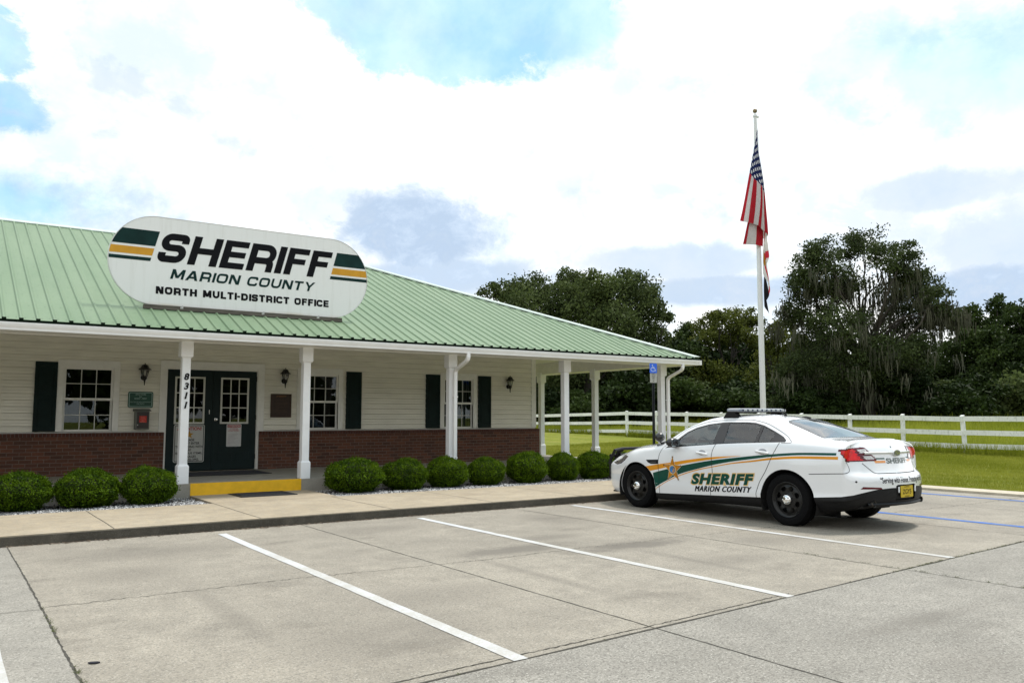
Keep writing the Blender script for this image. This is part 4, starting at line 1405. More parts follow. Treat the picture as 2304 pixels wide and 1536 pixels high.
flag('national_flag', 'limp red, white and blue star-spangled flag hanging at the top of the flagpole', FZ + 9.30, us_fn, 60, 60, clothmat('flag_us', us))


def fl(t, u, v):
    d1 = t.m('ABSOLUTE', t.m('SUBTRACT', u, v)); d2 = t.m('ABSOLUTE', t.m('SUBTRACT', t.m('ADD', u, v), 1.0))
    x = t.m('LESS_THAN', t.m('MINIMUM', d1, d2), .09)
    c = t.mix(x, (.72, .71, .69, 1), (.60, .03, .06, 1))
    uu = t.m('SUBTRACT', u, .5); vv_ = t.m('SUBTRACT', v, .5)
    rr = t.m('SQRT', t.m('ADD', t.m('MULTIPLY', uu, uu), t.m('MULTIPLY', vv_, vv_)))
    k = t.mr(t.noise(t.n('ShaderNodeCombineXYZ', i={0: u, 1: v, 2: 0.0}).outputs[0], 30, 3), .4, .6)
    return t.mix(t.m('LESS_THAN', rr, .19), c, t.mix(k, (.40, .10, .01, 1), (.50, .30, .04, 1)))


def fl_fn(s_, t_):
    q = t_ ** .7
    z_ = -1.2 * s_ - 1.05 * t_ * (1 - .1 * s_)
    ph = 2 * PI * (1.2 * s_ + .15)
    return .12 + .085 * q * math.sin(ph) + .03 * t_, .09 + .08 * q * math.cos(ph) + .03, z_


flag('state_flag', 'white limp flag with a red cross and gold seal hanging below the star-spangled flag', FZ + 6.85, fl_fn, 40, 40, clothmat('flag_state', fl))


def bk_fn(s_, t_):
    q = t_ ** .7
    z_ = -.55 * s_ - .62 * t_
    ph = 2 * PI * (.9 * s_ + .2)
    return .10 + .07 * q * math.sin(ph) + .06 * t_, .06 + .05 * q * math.cos(ph), z_


flag('black_flag', 'small limp black flag at the bottom of the row of flags', FZ + 5.35, bk_fn, 24, 24, clothmat('flag_black', lambda t, u, v: t.mix(t.m('LESS_THAN', t.m('ABSOLUTE', t.m('SUBTRACT', u, .5)), .02), (.010, .010, .014, 1), (.03, .03, .035, 1))))

# ------------------------------------------------------------------ paddock fence
fm = bpy.data.materials.new('weathered_white_board')
fm.use_nodes = True
t = NT(fm.node_tree); p = fm.node_tree.nodes['Principled BSDF']
v = t.n('ShaderNodeTexCoord').outputs['Object']
c = t.mix(t.mr(t.noise(v, 1.5, 5), .3, .7), (.82, .82, .81, 1), (.70, .71, .68, 1))
c = t.mix(t.mr(t.noise(t.n('ShaderNodeMapping', i={0: v, 3: (1, 3, 1.2)}).outputs[0], 5, 6, .7), .52, .72, 0, .6), c, (.20, .21, .17, 1))
fm.node_tree.links.new(c, p.inputs['Base Color']); p.inputs['Roughness'].default_value = .8
fence = thing('paddock_fence', 'white three rail board fence along the pasture behind the car', 'fence', (31.5, 25, .2))
PY = [3.0, 5.45, 7.9, 10.4, 12.85, 15.33, 17.75, 20.1, 22.5, 24.9, 27.25, 29.6, 31.9, 34.2, 37.4, 40.2, 42.98, 45.5, 48]
PXs = [30.5, 30.5, 30.5, 30.5, 30.55, 30.6, 30.75, 30.85, 31.0, 31.1, 31.25, 31.35, 31.45, 31.55, 32.1, 32.1, 32.1, 32.0, 32.0]
r = np.random.default_rng(8)
zp_ = []
for i, (x, y) in enumerate(zip(PXs, PY)):
    zt = 1.50 + .27 * min(max((y - 15.3) / 19, 0), 1) - .12 * min(max((y - 34.2) / 9, 0), 1)
    zp_.append(zt)
    mb = MB()
    lx, ly = r.normal(0, .018, 2)
    if i == 5: lx, ly = .0, .075
    h = .06
    vs = [(x + sx * h, y + sy * h, gz(x, y) - .15) for sx, sy in ((-1, -1), (1, -1), (1, 1), (-1, 1))]
    zz = zt + r.uniform(0, .04)
    vs += [(x + sx * h + lx, y + sy * h + ly, zz + (.0 if sx < 0 else .03)) for sx, sy in ((-1, -1), (1, -1), (1, 1), (-1, 1))]
    mb.add(vs, [(0, 1, 5, 4), (1, 2, 6, 5), (2, 3, 7, 6), (3, 0, 4, 7), (4, 5, 6, 7)])
    shift(mb.build('post', fm), fence)
for i in range(len(PY) - 1):
    for k, dz in enumerate((.0, -.50, -.97)):
        za, zb = zp_[i] - .09 + dz + r.normal(0, .008), zp_[i + 1] - .09 + dz + r.normal(0, .008)
        xa, xb, ya, yb = PXs[i] - .062, PXs[i + 1] - .062, PY[i] + .003, PY[i + 1] - .003
        mb = MB()
        h = .088
        mb.add([(xa - .026, ya, za - h), (xa, ya, za - h), (xa, ya, za + h), (xa - .026, ya, za + h), (xb - .026, yb, zb - h), (xb, yb, zb - h), (xb, yb, zb + h), (xb - .026, yb, zb + h)],
               [(0, 1, 2, 3), (7, 6, 5, 4), (0, 4, 5, 1), (1, 5, 6, 2), (2, 6, 7, 3), (3, 7, 4, 0)])
        shift(mb.build('rail', fm), fence)

# ------------------------------------------------------------------ foliage
def quads(P, L, Wd, r, droop=0.0, nrm=None, nb=0.0):
    """one leaf (rhombus) per point: P (n,3), lengths L (n,), widths (n,)"""
    n = len(P)
    d = r.normal(0, 1, (n, 3)); d[:, 2] -= droop
    if nrm is not None: d = d + nrm * nb
    d /= np.linalg.norm(d, axis=1)[:, None]
    e = r.normal(0, 1, (n, 3))
    e -= (e * d).sum(1)[:, None] * d
    e /= np.linalg.norm(e, axis=1)[:, None]
    d = d * L[:, None] / 2; e = e * Wd[:, None] / 2
    V = np.stack([P - d, P + e - d * .1, P + d, P - e - d * .1], 1).reshape(-1, 3)
    return V, np.arange(n * 4).reshape(-1, 4)


def leafblob(cs, rs, per, L, seed, sub=16, spread=.30, flat=.85):
    """leaf clumps in and on ellipsoid lumps; returns quads and tones"""
    r = np.random.default_rng(seed)
    PP, TT = [], []
    for c, R in zip(cs, rs):
        ns = max(9, int(sub * 1.5 * (R / 1.2) ** 1.3))
        u = r.normal(0, 1, (ns, 3)); u /= np.linalg.norm(u, axis=1)[:, None]
        k = r.uniform(.35, 1.0, ns) ** .5
        sc_ = np.array(c) + u * (k * R)[:, None] * [1, 1, flat]
        st = r.uniform(0, 1, ns)
        m = int(per * 2.1 * R * R)
        idx = r.integers(0, ns, m)
        sg = np.clip(R * spread, .18, .62) * r.uniform(.6, 1.2, ns)
        q = np.clip(r.normal(0, 1, (m, 3)), -1.7, 1.7) * sg[idx][:, None] * [1, 1, .72]
        PP.append(sc_[idx] + q)
        TT.append(np.clip(st[idx] * .6 + r.uniform(0, .4, m), 0, 1))
    P = np.concatenate(PP); T = np.concatenate(TT)
    V, F = quads(P, r.uniform(.7, 1.3, len(P)) * L * 1.15, r.uniform(.45, .75, len(P)) * L * 1.15, r, .25)
    return V, F, T


bark = M('bark', (.045, .038, .030), .9, .4, 3, stretch=(6, 6, 1), bump=.8, bscale=8)
oakl = leafmat('oak_leaf', (.028, .044, .014), (.12, .155, .05), .32)
dkl = leafmat('dark_leaf', (.016, .030, .008), (.055, .085, .018), .28)
yll = leafmat('yellow_green_leaf', (.034, .046, .008), (.12, .14, .024), .3)
dkoak = leafmat('dark_oak_leaf', (.020, .033, .011), (.075, .10, .034), .28)
mossl = leafmat('spanish_moss', (.045, .048, .032), (.12, .12, .085), .15)


def limb(mb, a, b_, r0, r1, rr, bend=.12, n=6):
    a, b_ = Vector(a), Vector(b_)
    L = (b_ - a).length
    o = Vector((rr.normal(0, bend), rr.normal(0, bend), abs(rr.normal(0, bend)))) * L
    pts = [a.lerp(b_, t) + o * math.sin(PI * t) + Vector(rr.normal(0, .012 * L, 3)) * (1 if 0 < t < 1 else 0) for t in [k / n for k in range(n + 1)]]
    mb.tube(pts, [r0 + (r1 - r0) * k / n for k in range(n + 1)], 7)


def tree_px(name, label, trunk_px, d, blobs, seed, mat, per=420, L=.20, tr=.35, group=None, moss=0, fork=.35, depth=1.0, zbase=None):
    """a tree from the outline of its crown: blobs (column, row, radius) in photo pixels at distance d, spread in depth"""
    r = np.random.default_rng(seed)
    s = d / FPX
    bx_, by_, _ = at(trunk_px, d)
    z0 = gz(bx_, by_) if zbase is None else zbase
    root = thing(name, label, 'tree', (bx_, by_, z0), 0, group)
    cs, rs = [], []
    for px, py, R in blobs:
        rw_ = (768 - py) / FPX
        Rm = R * s
        n_ = r.normal(0, 1) * 60 * s * depth
        n_ = max(-95 * s * depth, min(95 * s * depth, n_))
        D_ = d - n_
        z_ = D_ * (math.sin(PITCH) + rw_ * math.cos(PITCH)) / (math.cos(PITCH) - rw_ * math.sin(PITCH))
        a = (px - 1152) / FPX * (D_ * math.cos(PITCH) + z_ * math.sin(PITCH)) - (trunk_px - 1152) / FPX * d
        z_ += CAMH - z0
        c = A_ * a + N_ * n_ + Vector((0, 0, z_))
        cs.append(tuple(c)); rs.append(Rm)
    V, F, T = leafblob(cs, rs, per, L, seed + 1)
    bigmesh('crown', V, F, mat, root, T)
    mb = MB()
    H = max(c[2] for c in cs)
    top = Vector((r.normal(0, .3), r.normal(0, .3), H * fork))
    mb.tube([(0, 0, -.3), (0, 0, .1), top * .4, top], [tr * 1.7, tr * 1.25, tr, tr * .85], 10)
    for c, R in zip(cs, rs):
        if c[2] < H * fork: continue
        st = Vector((0, 0, 0)).lerp(top, r.uniform(.7, 1.0))
        limb(mb, st, Vector(st).lerp(Vector(c), .88), tr * r.uniform(.16, .34), .03, r)
        for _ in range(2):
            e = Vector(c) + Vector(np.clip(r.normal(0, R * .35, 3), -R * .5, R * .5)) - Vector((0, 0, R * .2))
            limb(mb, Vector(st).lerp(Vector(c), .75), e, .04, .012, r, .1, 4)
    mb.build('trunk', bark, root, True)
    if moss:
        VV, n = [], moss
        Pm = []
        cand = [i for i, c in enumerate(cs) if c[2] < H * .80]
        for _ in range(n // 14):
            i = cand[r.integers(0, len(cand))]
            o = np.array(cs[i]) + r.normal(0, 1, 3) * rs[i] * [.75, .75, .3] - [0, 0, rs[i] * .45]
            ln = r.uniform(.4, 1.0) * r.choice([.8, 1.4, 2.2], p=[.5, .33, .17])
            for _k in range(14):
                p_ = o + r.normal(0, 1, 3) * [.20, .20, .22]
                l_ = ln * r.uniform(.5, 1.1); w_ = r.uniform(.02, .05)
                if p_[2] - l_ < .1: l_ = max(.2, p_[2] - .1)
                an = r.uniform(0, PI); dx, dy = math.cos(an) * w_, math.sin(an) * w_
                q = r.normal(0, .05, (3, 2))
                VV += [(p_[0] - dx, p_[1] - dy, p_[2]), (p_[0] + dx, p_[1] + dy, p_[2]),
                       (p_[0] + q[0, 0] + dx * .8, p_[1] + q[0, 1] + dy * .8, p_[2] - l_ * .5), (p_[0] + q[0, 0] - dx * .8, p_[1] + q[0, 1] - dy * .8, p_[2] - l_ * .5),
                       (p_[0] + q[1, 0] + dx * .15, p_[1] + q[1, 1] + dy * .15, p_[2] - l_), (p_[0] + q[1, 0] - dx * .15, p_[1] + q[1, 1] - dy * .15, p_[2] - l_)]
        m_ = len(VV) // 6
        ix = np.arange(m_)[:, None] * 6
        F = np.concatenate([ix + [0, 1, 2, 3], ix + [3, 2, 4, 5]], 0)
        t_ = np.repeat(r.random(m_ // 14 + 1), 14)[:m_]
        bigmesh('hanging_moss', np.array(VV), F, mossl, root, np.concatenate([t_, t_]))
    return root


G = 'trees along the pasture edge'
tree_px('live_oak', 'tallest live oak of the tree line, draped with grey hanging moss, right of the flagpole', 1955, 52,
        [(1945, 545, 42), (1905, 556, 36), (1855, 568, 42), (1822, 598, 40), (1806, 640, 34), (1850, 620, 45), (1985, 580, 38), (2038, 566, 30), (2052, 604, 36), (2026, 612, 30), (2082, 640, 38), (2105, 676, 34), (2060, 668, 42),
         (1788, 694, 28), (1802, 724, 38), (1862, 668, 50), (1905, 630, 46), (1882, 728, 50), (2004, 655, 32), (2020, 716, 44), (2096, 726, 40), (2122, 700, 22), (2148, 708, 16), (1928, 716, 30), (1826, 770, 40),
         (1796, 830, 44), (1850, 830, 56), (1922, 815, 52), (1990, 795, 50), (2052, 790, 46), (1774, 872, 36), (1840, 890, 40), (1910, 880, 50), (1990, 870, 52), (2056, 860, 40), (1760, 905, 24), (2030, 905, 36)],
        101, dkoak, 660, .15, .42, moss=4600, fork=.42, depth=.9)
tree_px('live_oak', 'broad live oak behind the green roof, nearest its peak of the three', 1205, 66,
        [(1102, 655, 22), (1135, 655, 30), (1165, 660, 36), (1205, 646, 34), (1222, 668, 40), (1180, 700, 50), (1240, 720, 50), (1130, 720, 40), (1210, 770, 60), (1140, 790, 50), (1270, 790, 50), (1210, 850, 60), (1280, 870, 50), (1140, 870, 50)], 111, oakl, 430, .22, .4, G)
tree_px('live_oak', 'middle live oak behind the green roof with the highest leafy peak', 1318, 64,
        [(1275, 622, 22), (1290, 646, 38), (1262, 668, 40), (1318, 660, 46), (1345, 640, 36), (1375, 660, 40), (1330, 710, 56), (1280, 730, 50), (1380, 730, 50), (1320, 790, 60), (1390, 800, 50), (1270, 830, 50), (1340, 870, 60), (1410, 870, 45)], 121, oakl, 430, .22, .4, G)
tree_px('live_oak', 'live oak behind the roof corner with a limb reaching out right against the sky', 1432, 66,
        [(1408, 632, 28), (1432, 648, 38), (1462, 660, 28), (1420, 690, 46), (1468, 694, 26), (1492, 708, 18), (1506, 716, 11), (1440, 740, 46), (1400, 770, 44), (1484, 762, 26), (1460, 800, 46), (1500, 830, 42), (1420, 850, 50), (1480, 880, 46), (1540, 880, 36)], 131, oakl, 430, .22, .4, G)
tree_px('oak_tree', 'round yellow-green oak with open branches and sky gaps just left of the flagpole', 1640, 72,
        [(1590, 735, 28), (1615, 715, 22), (1640, 722, 32), (1680, 716, 26), (1698, 724, 20), (1662, 742, 30), (1610, 760, 28), (1690, 756, 20), (1574, 770, 20), (1640, 764, 22), (1700, 775, 14), (1568, 800, 22), (1590, 850, 40), (1690, 850, 34), (1640, 868, 42)], 141, yll, 520, .20, .3, G, fork=.5)
tree_px('oak_tree', 'small dark tree filling the gap between the left oaks and the yellow-green oak', 1548, 74,
        [(1540, 742, 22), (1560, 760, 24), (1525, 770, 28), (1550, 800, 34), (1520, 830, 36), (1560, 850, 40), (1535, 885, 40)], 151, dkl, 480, .24, .3, G)
tree_px('oak_tree', 'low green tree directly behind the flagpole at the left foot of the mossy oak', 1742, 60,
        [(1738, 752, 22), (1765, 740, 24), (1752, 780, 30), (1722, 790, 22), (1780, 770, 30), (1745, 830, 40), (1720, 860, 36), (1780, 880, 36)], 161, yll, 480, .20, .25, G)
tree_px('oak_tree', 'dark leafy tree right of the mossy oak, first of the right hand group', 2178, 62,
        [(2182, 706, 24), (2160, 720, 24), (2200, 722, 22), (2180, 750, 36), (2150, 770, 36), (2210, 770, 36), (2170, 810, 50), (2130, 830, 44), (2220, 830, 40), (2170, 880, 50), (2120, 885, 40)], 171, dkl, 480, .22, .3, G)
tree_px('oak_tree', 'dark tree with a pointed crown standing highest at the right edge group', 2250, 60,
        [(2240, 692, 20), (2252, 684, 22), (2268, 700, 22), (2236, 722, 28), (2270, 740, 36), (2230, 770, 40), (2280, 790, 44), (2250, 830, 50), (2290, 860, 40), (2220, 870, 44)], 181, dkl, 480, .22, .3, G)
tree_px('oak_tree', 'dark tree cut off by the right edge of the photo', 2322, 58,
        [(2310, 700, 28), (2290, 712, 22), (2340, 716, 36), (2320, 750, 44), (2290, 790, 40), (2350, 800, 50), (2320, 850, 50), (2290, 890, 36), (2360, 890, 50)], 191, dkl, 480, .22, .3, G)

# undergrowth at the edge of the wood: a few shrubs copied
r = np.random.default_rng(77)


def shrub_mesh(seed, mat, n=9):
    rr = np.random.default_rng(seed)
    cs = [(rr.normal(0, 1.2), rr.normal(0, .9), rr.uniform(.4, 2.6)) for _ in range(n)]
    rs = [rr.uniform(.7, 1.1) for _ in range(n)]
    V, F, T = leafblob(cs, rs, 620, .22, seed)
    V = V[:]
    V[:, 2] = np.abs(V[:, 2])
    return V, F, T


prot = []
undl = leafmat('shaded_undergrowth_leaf', (.008, .016, .004), (.028, .048, .010), .2)  # leaf colour darkened to carry the shade of the canopy above
for k, (m, nm) in enumerate(((undl, 'dark'), (dkl, 'olive'), (oakl, 'light'))):
    V, F, T = shrub_mesh(200 + k, m)
    me_o = bigmesh('edge_shrub', V, F, m, None, T)
    prot.append(me_o)
used = set()
pos = [(1232, 60, 0), (1300, 58, 1), (1365, 61, 0), (1440, 56, 0), (1500, 60, 2), (1560, 57, 1), (1622, 61, 0), (1690, 56, 0), (1735, 55, 1), (1800, 50, 0), (1870, 55, 0), (1950, 57, 0), (2030, 52, 0), (2095, 54, 2), (2150, 50, 0), (2205, 53, 1), (2262, 50, 2), (2320, 52, 0),
       (1200, 70, 0), (1270, 72, 0), (1340, 70, 0), (1410, 72, 0), (1475, 70, 0), (1530, 72, 0), (1590, 74, 0), (1655, 72, 0), (1715, 68, 0), (1775, 64, 0), (1840, 62, 0), (1900, 64, 0), (1975, 63, 0), (2050, 62, 0), (2120, 60, 0), (2190, 58, 0), (2250, 57, 0), (2310, 57, 0),
       (1235, 82, 0), (1320, 82, 0), (1400, 84, 0), (1480, 82, 0), (1560, 84, 0), (1640, 86, 0), (1720, 82, 0), (1800, 78, 0), (1880, 78, 0), (1960, 78, 0), (2040, 76, 0), (2120, 74, 0), (2200, 72, 0), (2280, 70, 0)]
tone_w = {0: 'dark green shrub in the unbroken undergrowth below the tree line', 1: 'olive green shrub among the darker undergrowth below the tree line', 2: 'lighter yellow-green shrub among the darker undergrowth below the tree line'}
for px, d, k in pos:
    o = prot[k] if k not in used else prot[k].copy()
    if k in used: COL.objects.link(o)
    used.add(k)
    x, y, _ = at(px, d)
    o.location = (x, y, gz(x, y) - .1)
    o.rotation_euler = (0, 0, r.uniform(0, 6.28))
    s_ = r.uniform(.85, 1.25) * (1.35 if d > 65 else 1.0) * (1.45 if d > 73 else 1)
    o.scale = (s_ * 1.15, s_ * 1.15, s_ * r.uniform(.85, 1.15))
    lab(o, tone_w[k], 'shrub', ('dark', 'olive', 'light')[k] + ' shrubs along the wood edge')

# ------------------------------------------------------------------ clipped box bushes
boxl = leafmat('box_leaf', (.028, .064, .003), (.112, .19, .005), .3)


def bush_mesh(seed):
    r = np.random.default_rng(seed)
    n = 12500
    u = r.normal(0, 1, (n, 3)); u /= np.linalg.norm(u, axis=1)[:, None]
    lump = 1 + .04 * np.sin(5 * u[:, 0] + seed) * np.cos(4 * u[:, 1] + 2 * seed) + .05 * np.sin(3 * u[:, 0] + 2.1 * seed) * np.sin(2.5 * u[:, 1] + seed) + .035 * np.sin(7 * u[:, 2] + 3 * u[:, 0]) + .035 * np.sin(13 * u[:, 0] + 2 * seed) * np.sin(12 * u[:, 1] + seed) * np.sin(11 * u[:, 2])
    k = lump * (1 - np.abs(r.normal(0, .06, n)))
    tip = r.random(n) < .06
    k = np.where(tip, lump * r.uniform(1.0, 1.10, n), k)
    P = u * k[:, None] * [.5, .5, .32] + [0, 0, .30]
    P[:, 2] = np.where(P[:, 2] < .03, .03 + r.uniform(0, .1, n), P[:, 2])
    V, F = quads(P, r.uniform(.026, .046, n), r.uniform(.016, .026, n), r, 0, u, .6)
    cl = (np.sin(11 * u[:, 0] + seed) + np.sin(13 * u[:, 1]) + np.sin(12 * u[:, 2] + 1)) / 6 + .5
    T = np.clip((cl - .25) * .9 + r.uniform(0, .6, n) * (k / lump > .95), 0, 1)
    return V, F, T


bpro = []
for k in range(3):
    root = thing('box_bush', 'x', 'bush')
    V, F, T = bush_mesh(300 + k)
    bigmesh('foliage', V, F, boxl, root, T)
    mb = MB(); mb.ball((0, 0, .295), 1, 20, (.43, .43, .26))  # plain dark ball filling the inside behind the leaves
    mb.build('dark_core', M('dark_core', (.012, .018, .006), .9, .4, 9), root, True)
    mb = MB()
    for q in range(5): mb.tube([(.04 * math.cos(q * 1.3), .04 * math.sin(q * 1.3), -.05), (.07 * math.cos(q * 1.3), .07 * math.sin(q * 1.3), .16)], [.014, .01], 6)
    mb.build('stem', bark, root)
    bpro.append(root)
BZ = .075
def bush_at(px, py_t, py_b, rpx, yb):
    pass
BUSH = [(1.05, .51, .98, 'clipped round bush at the left edge of the photo, leftmost in front of the brick'), (1.99, .53, .98, 'clipped round bush below the left window, second from the left edge'), (2.89, .52, 1.0, 'clipped round bush tight against the left side of the numbered column'),
        (6.48, .565, 1.07, 'biggest clipped round bush, just right of the yellow step'), (7.53, .485, 1.0, 'second clipped bush right of the yellow step'), (8.48, .485, 1.0, 'clipped bush in front of the column with the downspout'),
        (9.41, .435, .98, 'smaller clipped bush right of the downspout column'), (10.45, .51, 1.08, 'clipped bush below the right window, with the taller round top'), (11.42, .42, 1.04, 'clipped bush below the third lantern at the brick corner'), (12.35, .45, 1.04, 'clipped bush in front of the porch column right of the brick corner'),
        (13.15, .44, 1.0, 'clipped bush half hidden by the nose of the car'), (14.0, .46, 1.0, 'last clipped bush behind the nose of the car')]
for i, (x, rad, hs, l) in enumerate(BUSH):
    o = bpro[i] if i < 3 else copy_tree(bpro[i % 3])
    k = rad / .5 * .90
    o.location = (x, 14.5, BZ)
    o.scale = (k, k, hs * .98)
    o.rotation_euler = (0, 0, i * 1.7)
    o.scale = (k * (1 + .05 * math.sin(i * 2.3)), k * (1 + .05 * math.cos(i * 1.9)), hs * (.97 + .04 * math.sin(i * 3.1)))
    lab(o, l, 'bush', 'clipped round bushes in the gravel bed')

# ------------------------------------------------------------------ grass
def blades(X, Y, h, w, r, lean=.3):
    n = len(X)
    Z = np.array([gz(a, b_) for a, b_ in zip(X, Y)])
    an = r.uniform(0, PI, n)
    dx, dy = np.cos(an) * w, np.sin(an) * w
    lx, ly = r.normal(0, lean, n) * h, r.normal(0, lean, n) * h
    V = np.stack([np.stack([X - dx, Y - dy, Z - .01], 1), np.stack([X + dx, Y + dy, Z - .01], 1), np.stack([X + lx, Y + ly, Z + h], 1)], 1).reshape(-1, 3)
    return V, np.arange(n * 3).reshape(-1, 3)


r = np.random.default_rng(55)
lawnl = leafmat('lawn_blade', (.16, .185, .012), (.33, .34, .055), .4)
n = 260000
q = r.random(n) ** 1.5
X = 17.18 + q * 13.6
Y = r.uniform(3.5, 30, n)
V, F = blades(X, Y, r.uniform(.025, .065, n) * (1 + q), r.uniform(.002, .005, n) * (1 + 2 * q), r, .5)
patch = .5 + .3 * np.sin(X * .9 + np.sin(Y * .7) * 1.5) + .25 * np.sin(Y * 1.7 + X * .6) * np.sin(X * 2.3) + .25 * np.sin(X * 5.5)
lab(bigmesh('mown_grass', V, F, lawnl, tone=np.clip(patch * .55 + r.uniform(0, .5, n), 0, 1)), kind='stuff')
tall = leafmat('tall_blade', (.17, .21, .012), (.40, .42, .06), .4)
n = 120000
Y = r.uniform(2, 52, n)
X = np.where(Y > 34, 32.2, 31.45 - .9 * (34 - np.clip(Y, 15, 34)) / 19) + r.random(n) ** 1.8 * 26 - .28
V, F = blades(X, Y, r.uniform(.18, .55, n) * np.where(r.random(n) < .1, 1.5, 1), r.uniform(.008, .022, n), r, .25)
patch = .5 + .3 * np.sin(X * .35 + np.sin(Y * .4)) + .15 * np.sin(Y * .9)
lab(bigmesh('pasture_grass', V, F, tall, tone=np.clip(patch * .6 + r.uniform(0, .45, n), 0, 1)), kind='stuff')

# wood on the far side of the road, behind the photographer (mirrored in the window panes)
r = np.random.default_rng(91)
cs = [(x + r.normal(0, 2), -52 + r.normal(0, 4), r.uniform(1.5, 11)) for x in np.arange(-130, 120, 1.5)]
V, F, T = leafblob(cs, [r.uniform(2.6, 4.2) for _ in cs], 16, 1.1, 92)
lab(bigmesh('far_wood', V, F, oakl, tone=T), kind='stuff')

# ------------------------------------------------------------------ the patrol car
def pchip(xs, ys):
    xs, ys = np.array(xs, float), np.array(ys, float)
    o = np.argsort(xs); xs, ys = xs[o], ys[o]
    h = np.diff(xs); d = np.diff(ys) / h
    m = np.zeros(len(xs))
    for i in range(1, len(xs) - 1):
        if d[i - 1] * d[i] > 0:
            w1, w2 = 2 * h[i] + h[i - 1], h[i] + 2 * h[i - 1]
            m[i] = (w1 + w2) / (w1 / d[i - 1] + w2 / d[i])
    m[0], m[-1] = d[0], d[-1]

    def f(x):
        x = np.clip(x, xs[0], xs[-1])
        i = np.clip(np.searchsorted(xs, x) - 1, 0, len(xs) - 2)
        t = (x - xs[i]) / h[i]
        return (ys[i] * (2 * t ** 3 - 3 * t ** 2 + 1) + h[i] * m[i] * (t ** 3 - 2 * t ** 2 + t) + ys[i + 1] * (-2 * t ** 3 + 3 * t ** 2) + h[i] * m[i + 1] * (t ** 3 - t ** 2))
    return f


def tab(*p): return pchip([q[0] for q in p], [q[1] for q in p])


U0, U1 = -.84, 3.52
kw = tab((-.84, .955), (-.5, .982), (0, 1.0), (1.5, 1.0), (2.6, .995), (3.0, .975), (3.3, .925), (3.52, .87))
zrk = tab((-.84, .34), (-.45, .275), (.5, .235), (1.5, .205), (2.45, .17), (3.0, .18), (3.52, .20))
zbl = tab((-.84, 1.085), (-.5, 1.11), (0, 1.118), (.52, 1.10), (1.13, 1.07), (1.6, 1.035), (2.1, .995), (2.4, .972), (2.7, .955), (3.0, .92), (3.3, .845), (3.52, .76))
wbl = tab((-.84, .83), (-.4, .875), (0, .895), (1.2, .90), (2.3, .90), (2.8, .88), (3.1, .845), (3.3, .79), (3.52, .70))
wrl = tab((-.84, .60), (-.6, .62), (-.4, .635), (-.1, .635), (.3, .615), (.7, .60), (1.2, .60), (1.6, .615), (1.95, .66), (2.25, .715), (2.45, .75), (2.65, .74), (3.0, .68), (3.3, .60), (3.52, .50))
zrl = tab((-.84, 1.15), (-.6, 1.162), (-.4, 1.185), (-.2, 1.245), (.1, 1.335), (.45, 1.425), (.75, 1.462), (1.2, 1.472), (1.6, 1.437), (1.95, 1.330), (2.25, 1.17), (2.4, 1.075), (2.52, 1.022), (2.7, 1.005), (3.0, .985), (3.3, .925), (3.52, .855))
zct = tab((-.84, 1.182), (-.7, 1.180), (-.55, 1.180), (-.42, 1.195), (-.3, 1.235), (0, 1.35), (.3, 1.445), (.6, 1.50), (.95, 1.527), (1.3, 1.527), (1.6, 1.497), (1.9, 1.42), (2.2, 1.30), (2.5, 1.155), (2.68, 1.072), (2.78, 1.05), (3.1, 1.03), (3.35, .985), (3.52, .935))


def catmull(P, per):
    out = []
    n = len(P)
    for i in range(n - 1):
        p0, p1, p2, p3 = P[max(i - 1, 0)], P[i], P[i + 1], P[min(i + 2, n - 1)]
        for k in range(per[i]):
            t = k / per[i]
            t2, t3 = t * t, t * t * t
            out.append(.5 * ((2 * p1) + (-p0 + p2) * t + (2 * p0 - 5 * p1 + 4 * p2 - p3) * t2 + (-p0 + 3 * p1 - 3 * p2 + p3) * t3))
    out.append(P[-1])
    return np.array(out)


def section(u):
    k, zr_, zb, wb, wr, zr2, zc_ = [float(f(u)) for f in (kw, zrk, zbl, wbl, wrl, zrl, zct)]
    hb = zb - .35
    fl_ = .014 * (math.exp(-((u - 2.895) / .5) ** 4) + math.exp(-((u + .0) / .5) ** 4))
    P = [(0, .19 if u > -.4 else .19 + (-.4 - u) * .22), (.74 * k, .19 if u > -.4 else .19 + (-.4 - u) * .25), (.875 * k, zr_ + .0), (.925 * k, zr_ + .06), (.945 * k + fl_, .395), (.936 * k + fl_, .50), (.945 * k + fl_, .35 + hb * .48), (.952 * k + fl_, .35 + hb * .66), (.938 * k, .35 + hb * .83), (wb, zb)]
    roundb = min(1, max(0, (zr2 - zb - .06) / .15))
    mid = (wb + (wr - wb) * .5 + .016 * roundb + .012 * (1 - roundb), zb + (zr2 - zb) * (.5 + .12 * (1 - roundb)))
    pre = (wb + (wr - wb) * .86 + .012 * roundb, zb + (zr2 - zb) * .88 + .0)
    P += [mid, pre, (wr * .93, zr2 + (zc_ - zr2) * .20), (wr * .6, zr2 + (zc_ - zr2) * .70), (0, zc_)]
    return catmull([np.array(q, float) for q in P], [3, 2, 3, 3, 4, 4, 4, 4, 4, 5, 4, 3, 4, 5])


us_ = np.unique(np.concatenate([np.arange(U0, U1 + .001, .0396), [U1]]))
secs = np.array([section(u) for u in us_])          # (nu, ns, 2)
ns_ = secs.shape[1]
rearp = tab((.15, -1.0), (.24, -1.09), (.33, -1.16), (.42, -1.19), (.55, -1.20), (.66, -1.195), (.725, -1.165), (.755, -1.125), (.82, -1.098), (.92, -1.068), (1.0, -1.045), (1.08, -1.005), (1.13, -.965), (1.16, -.925), (1.19, -.87))
frontp = tab((.15, 3.78), (.22, 3.86), (.32, 3.91), (.5, 3.93), (.62, 3.92), (.72, 3.885), (.80, 3.82), (.86, 3.74), (.91, 3.64), (.95, 3.53))


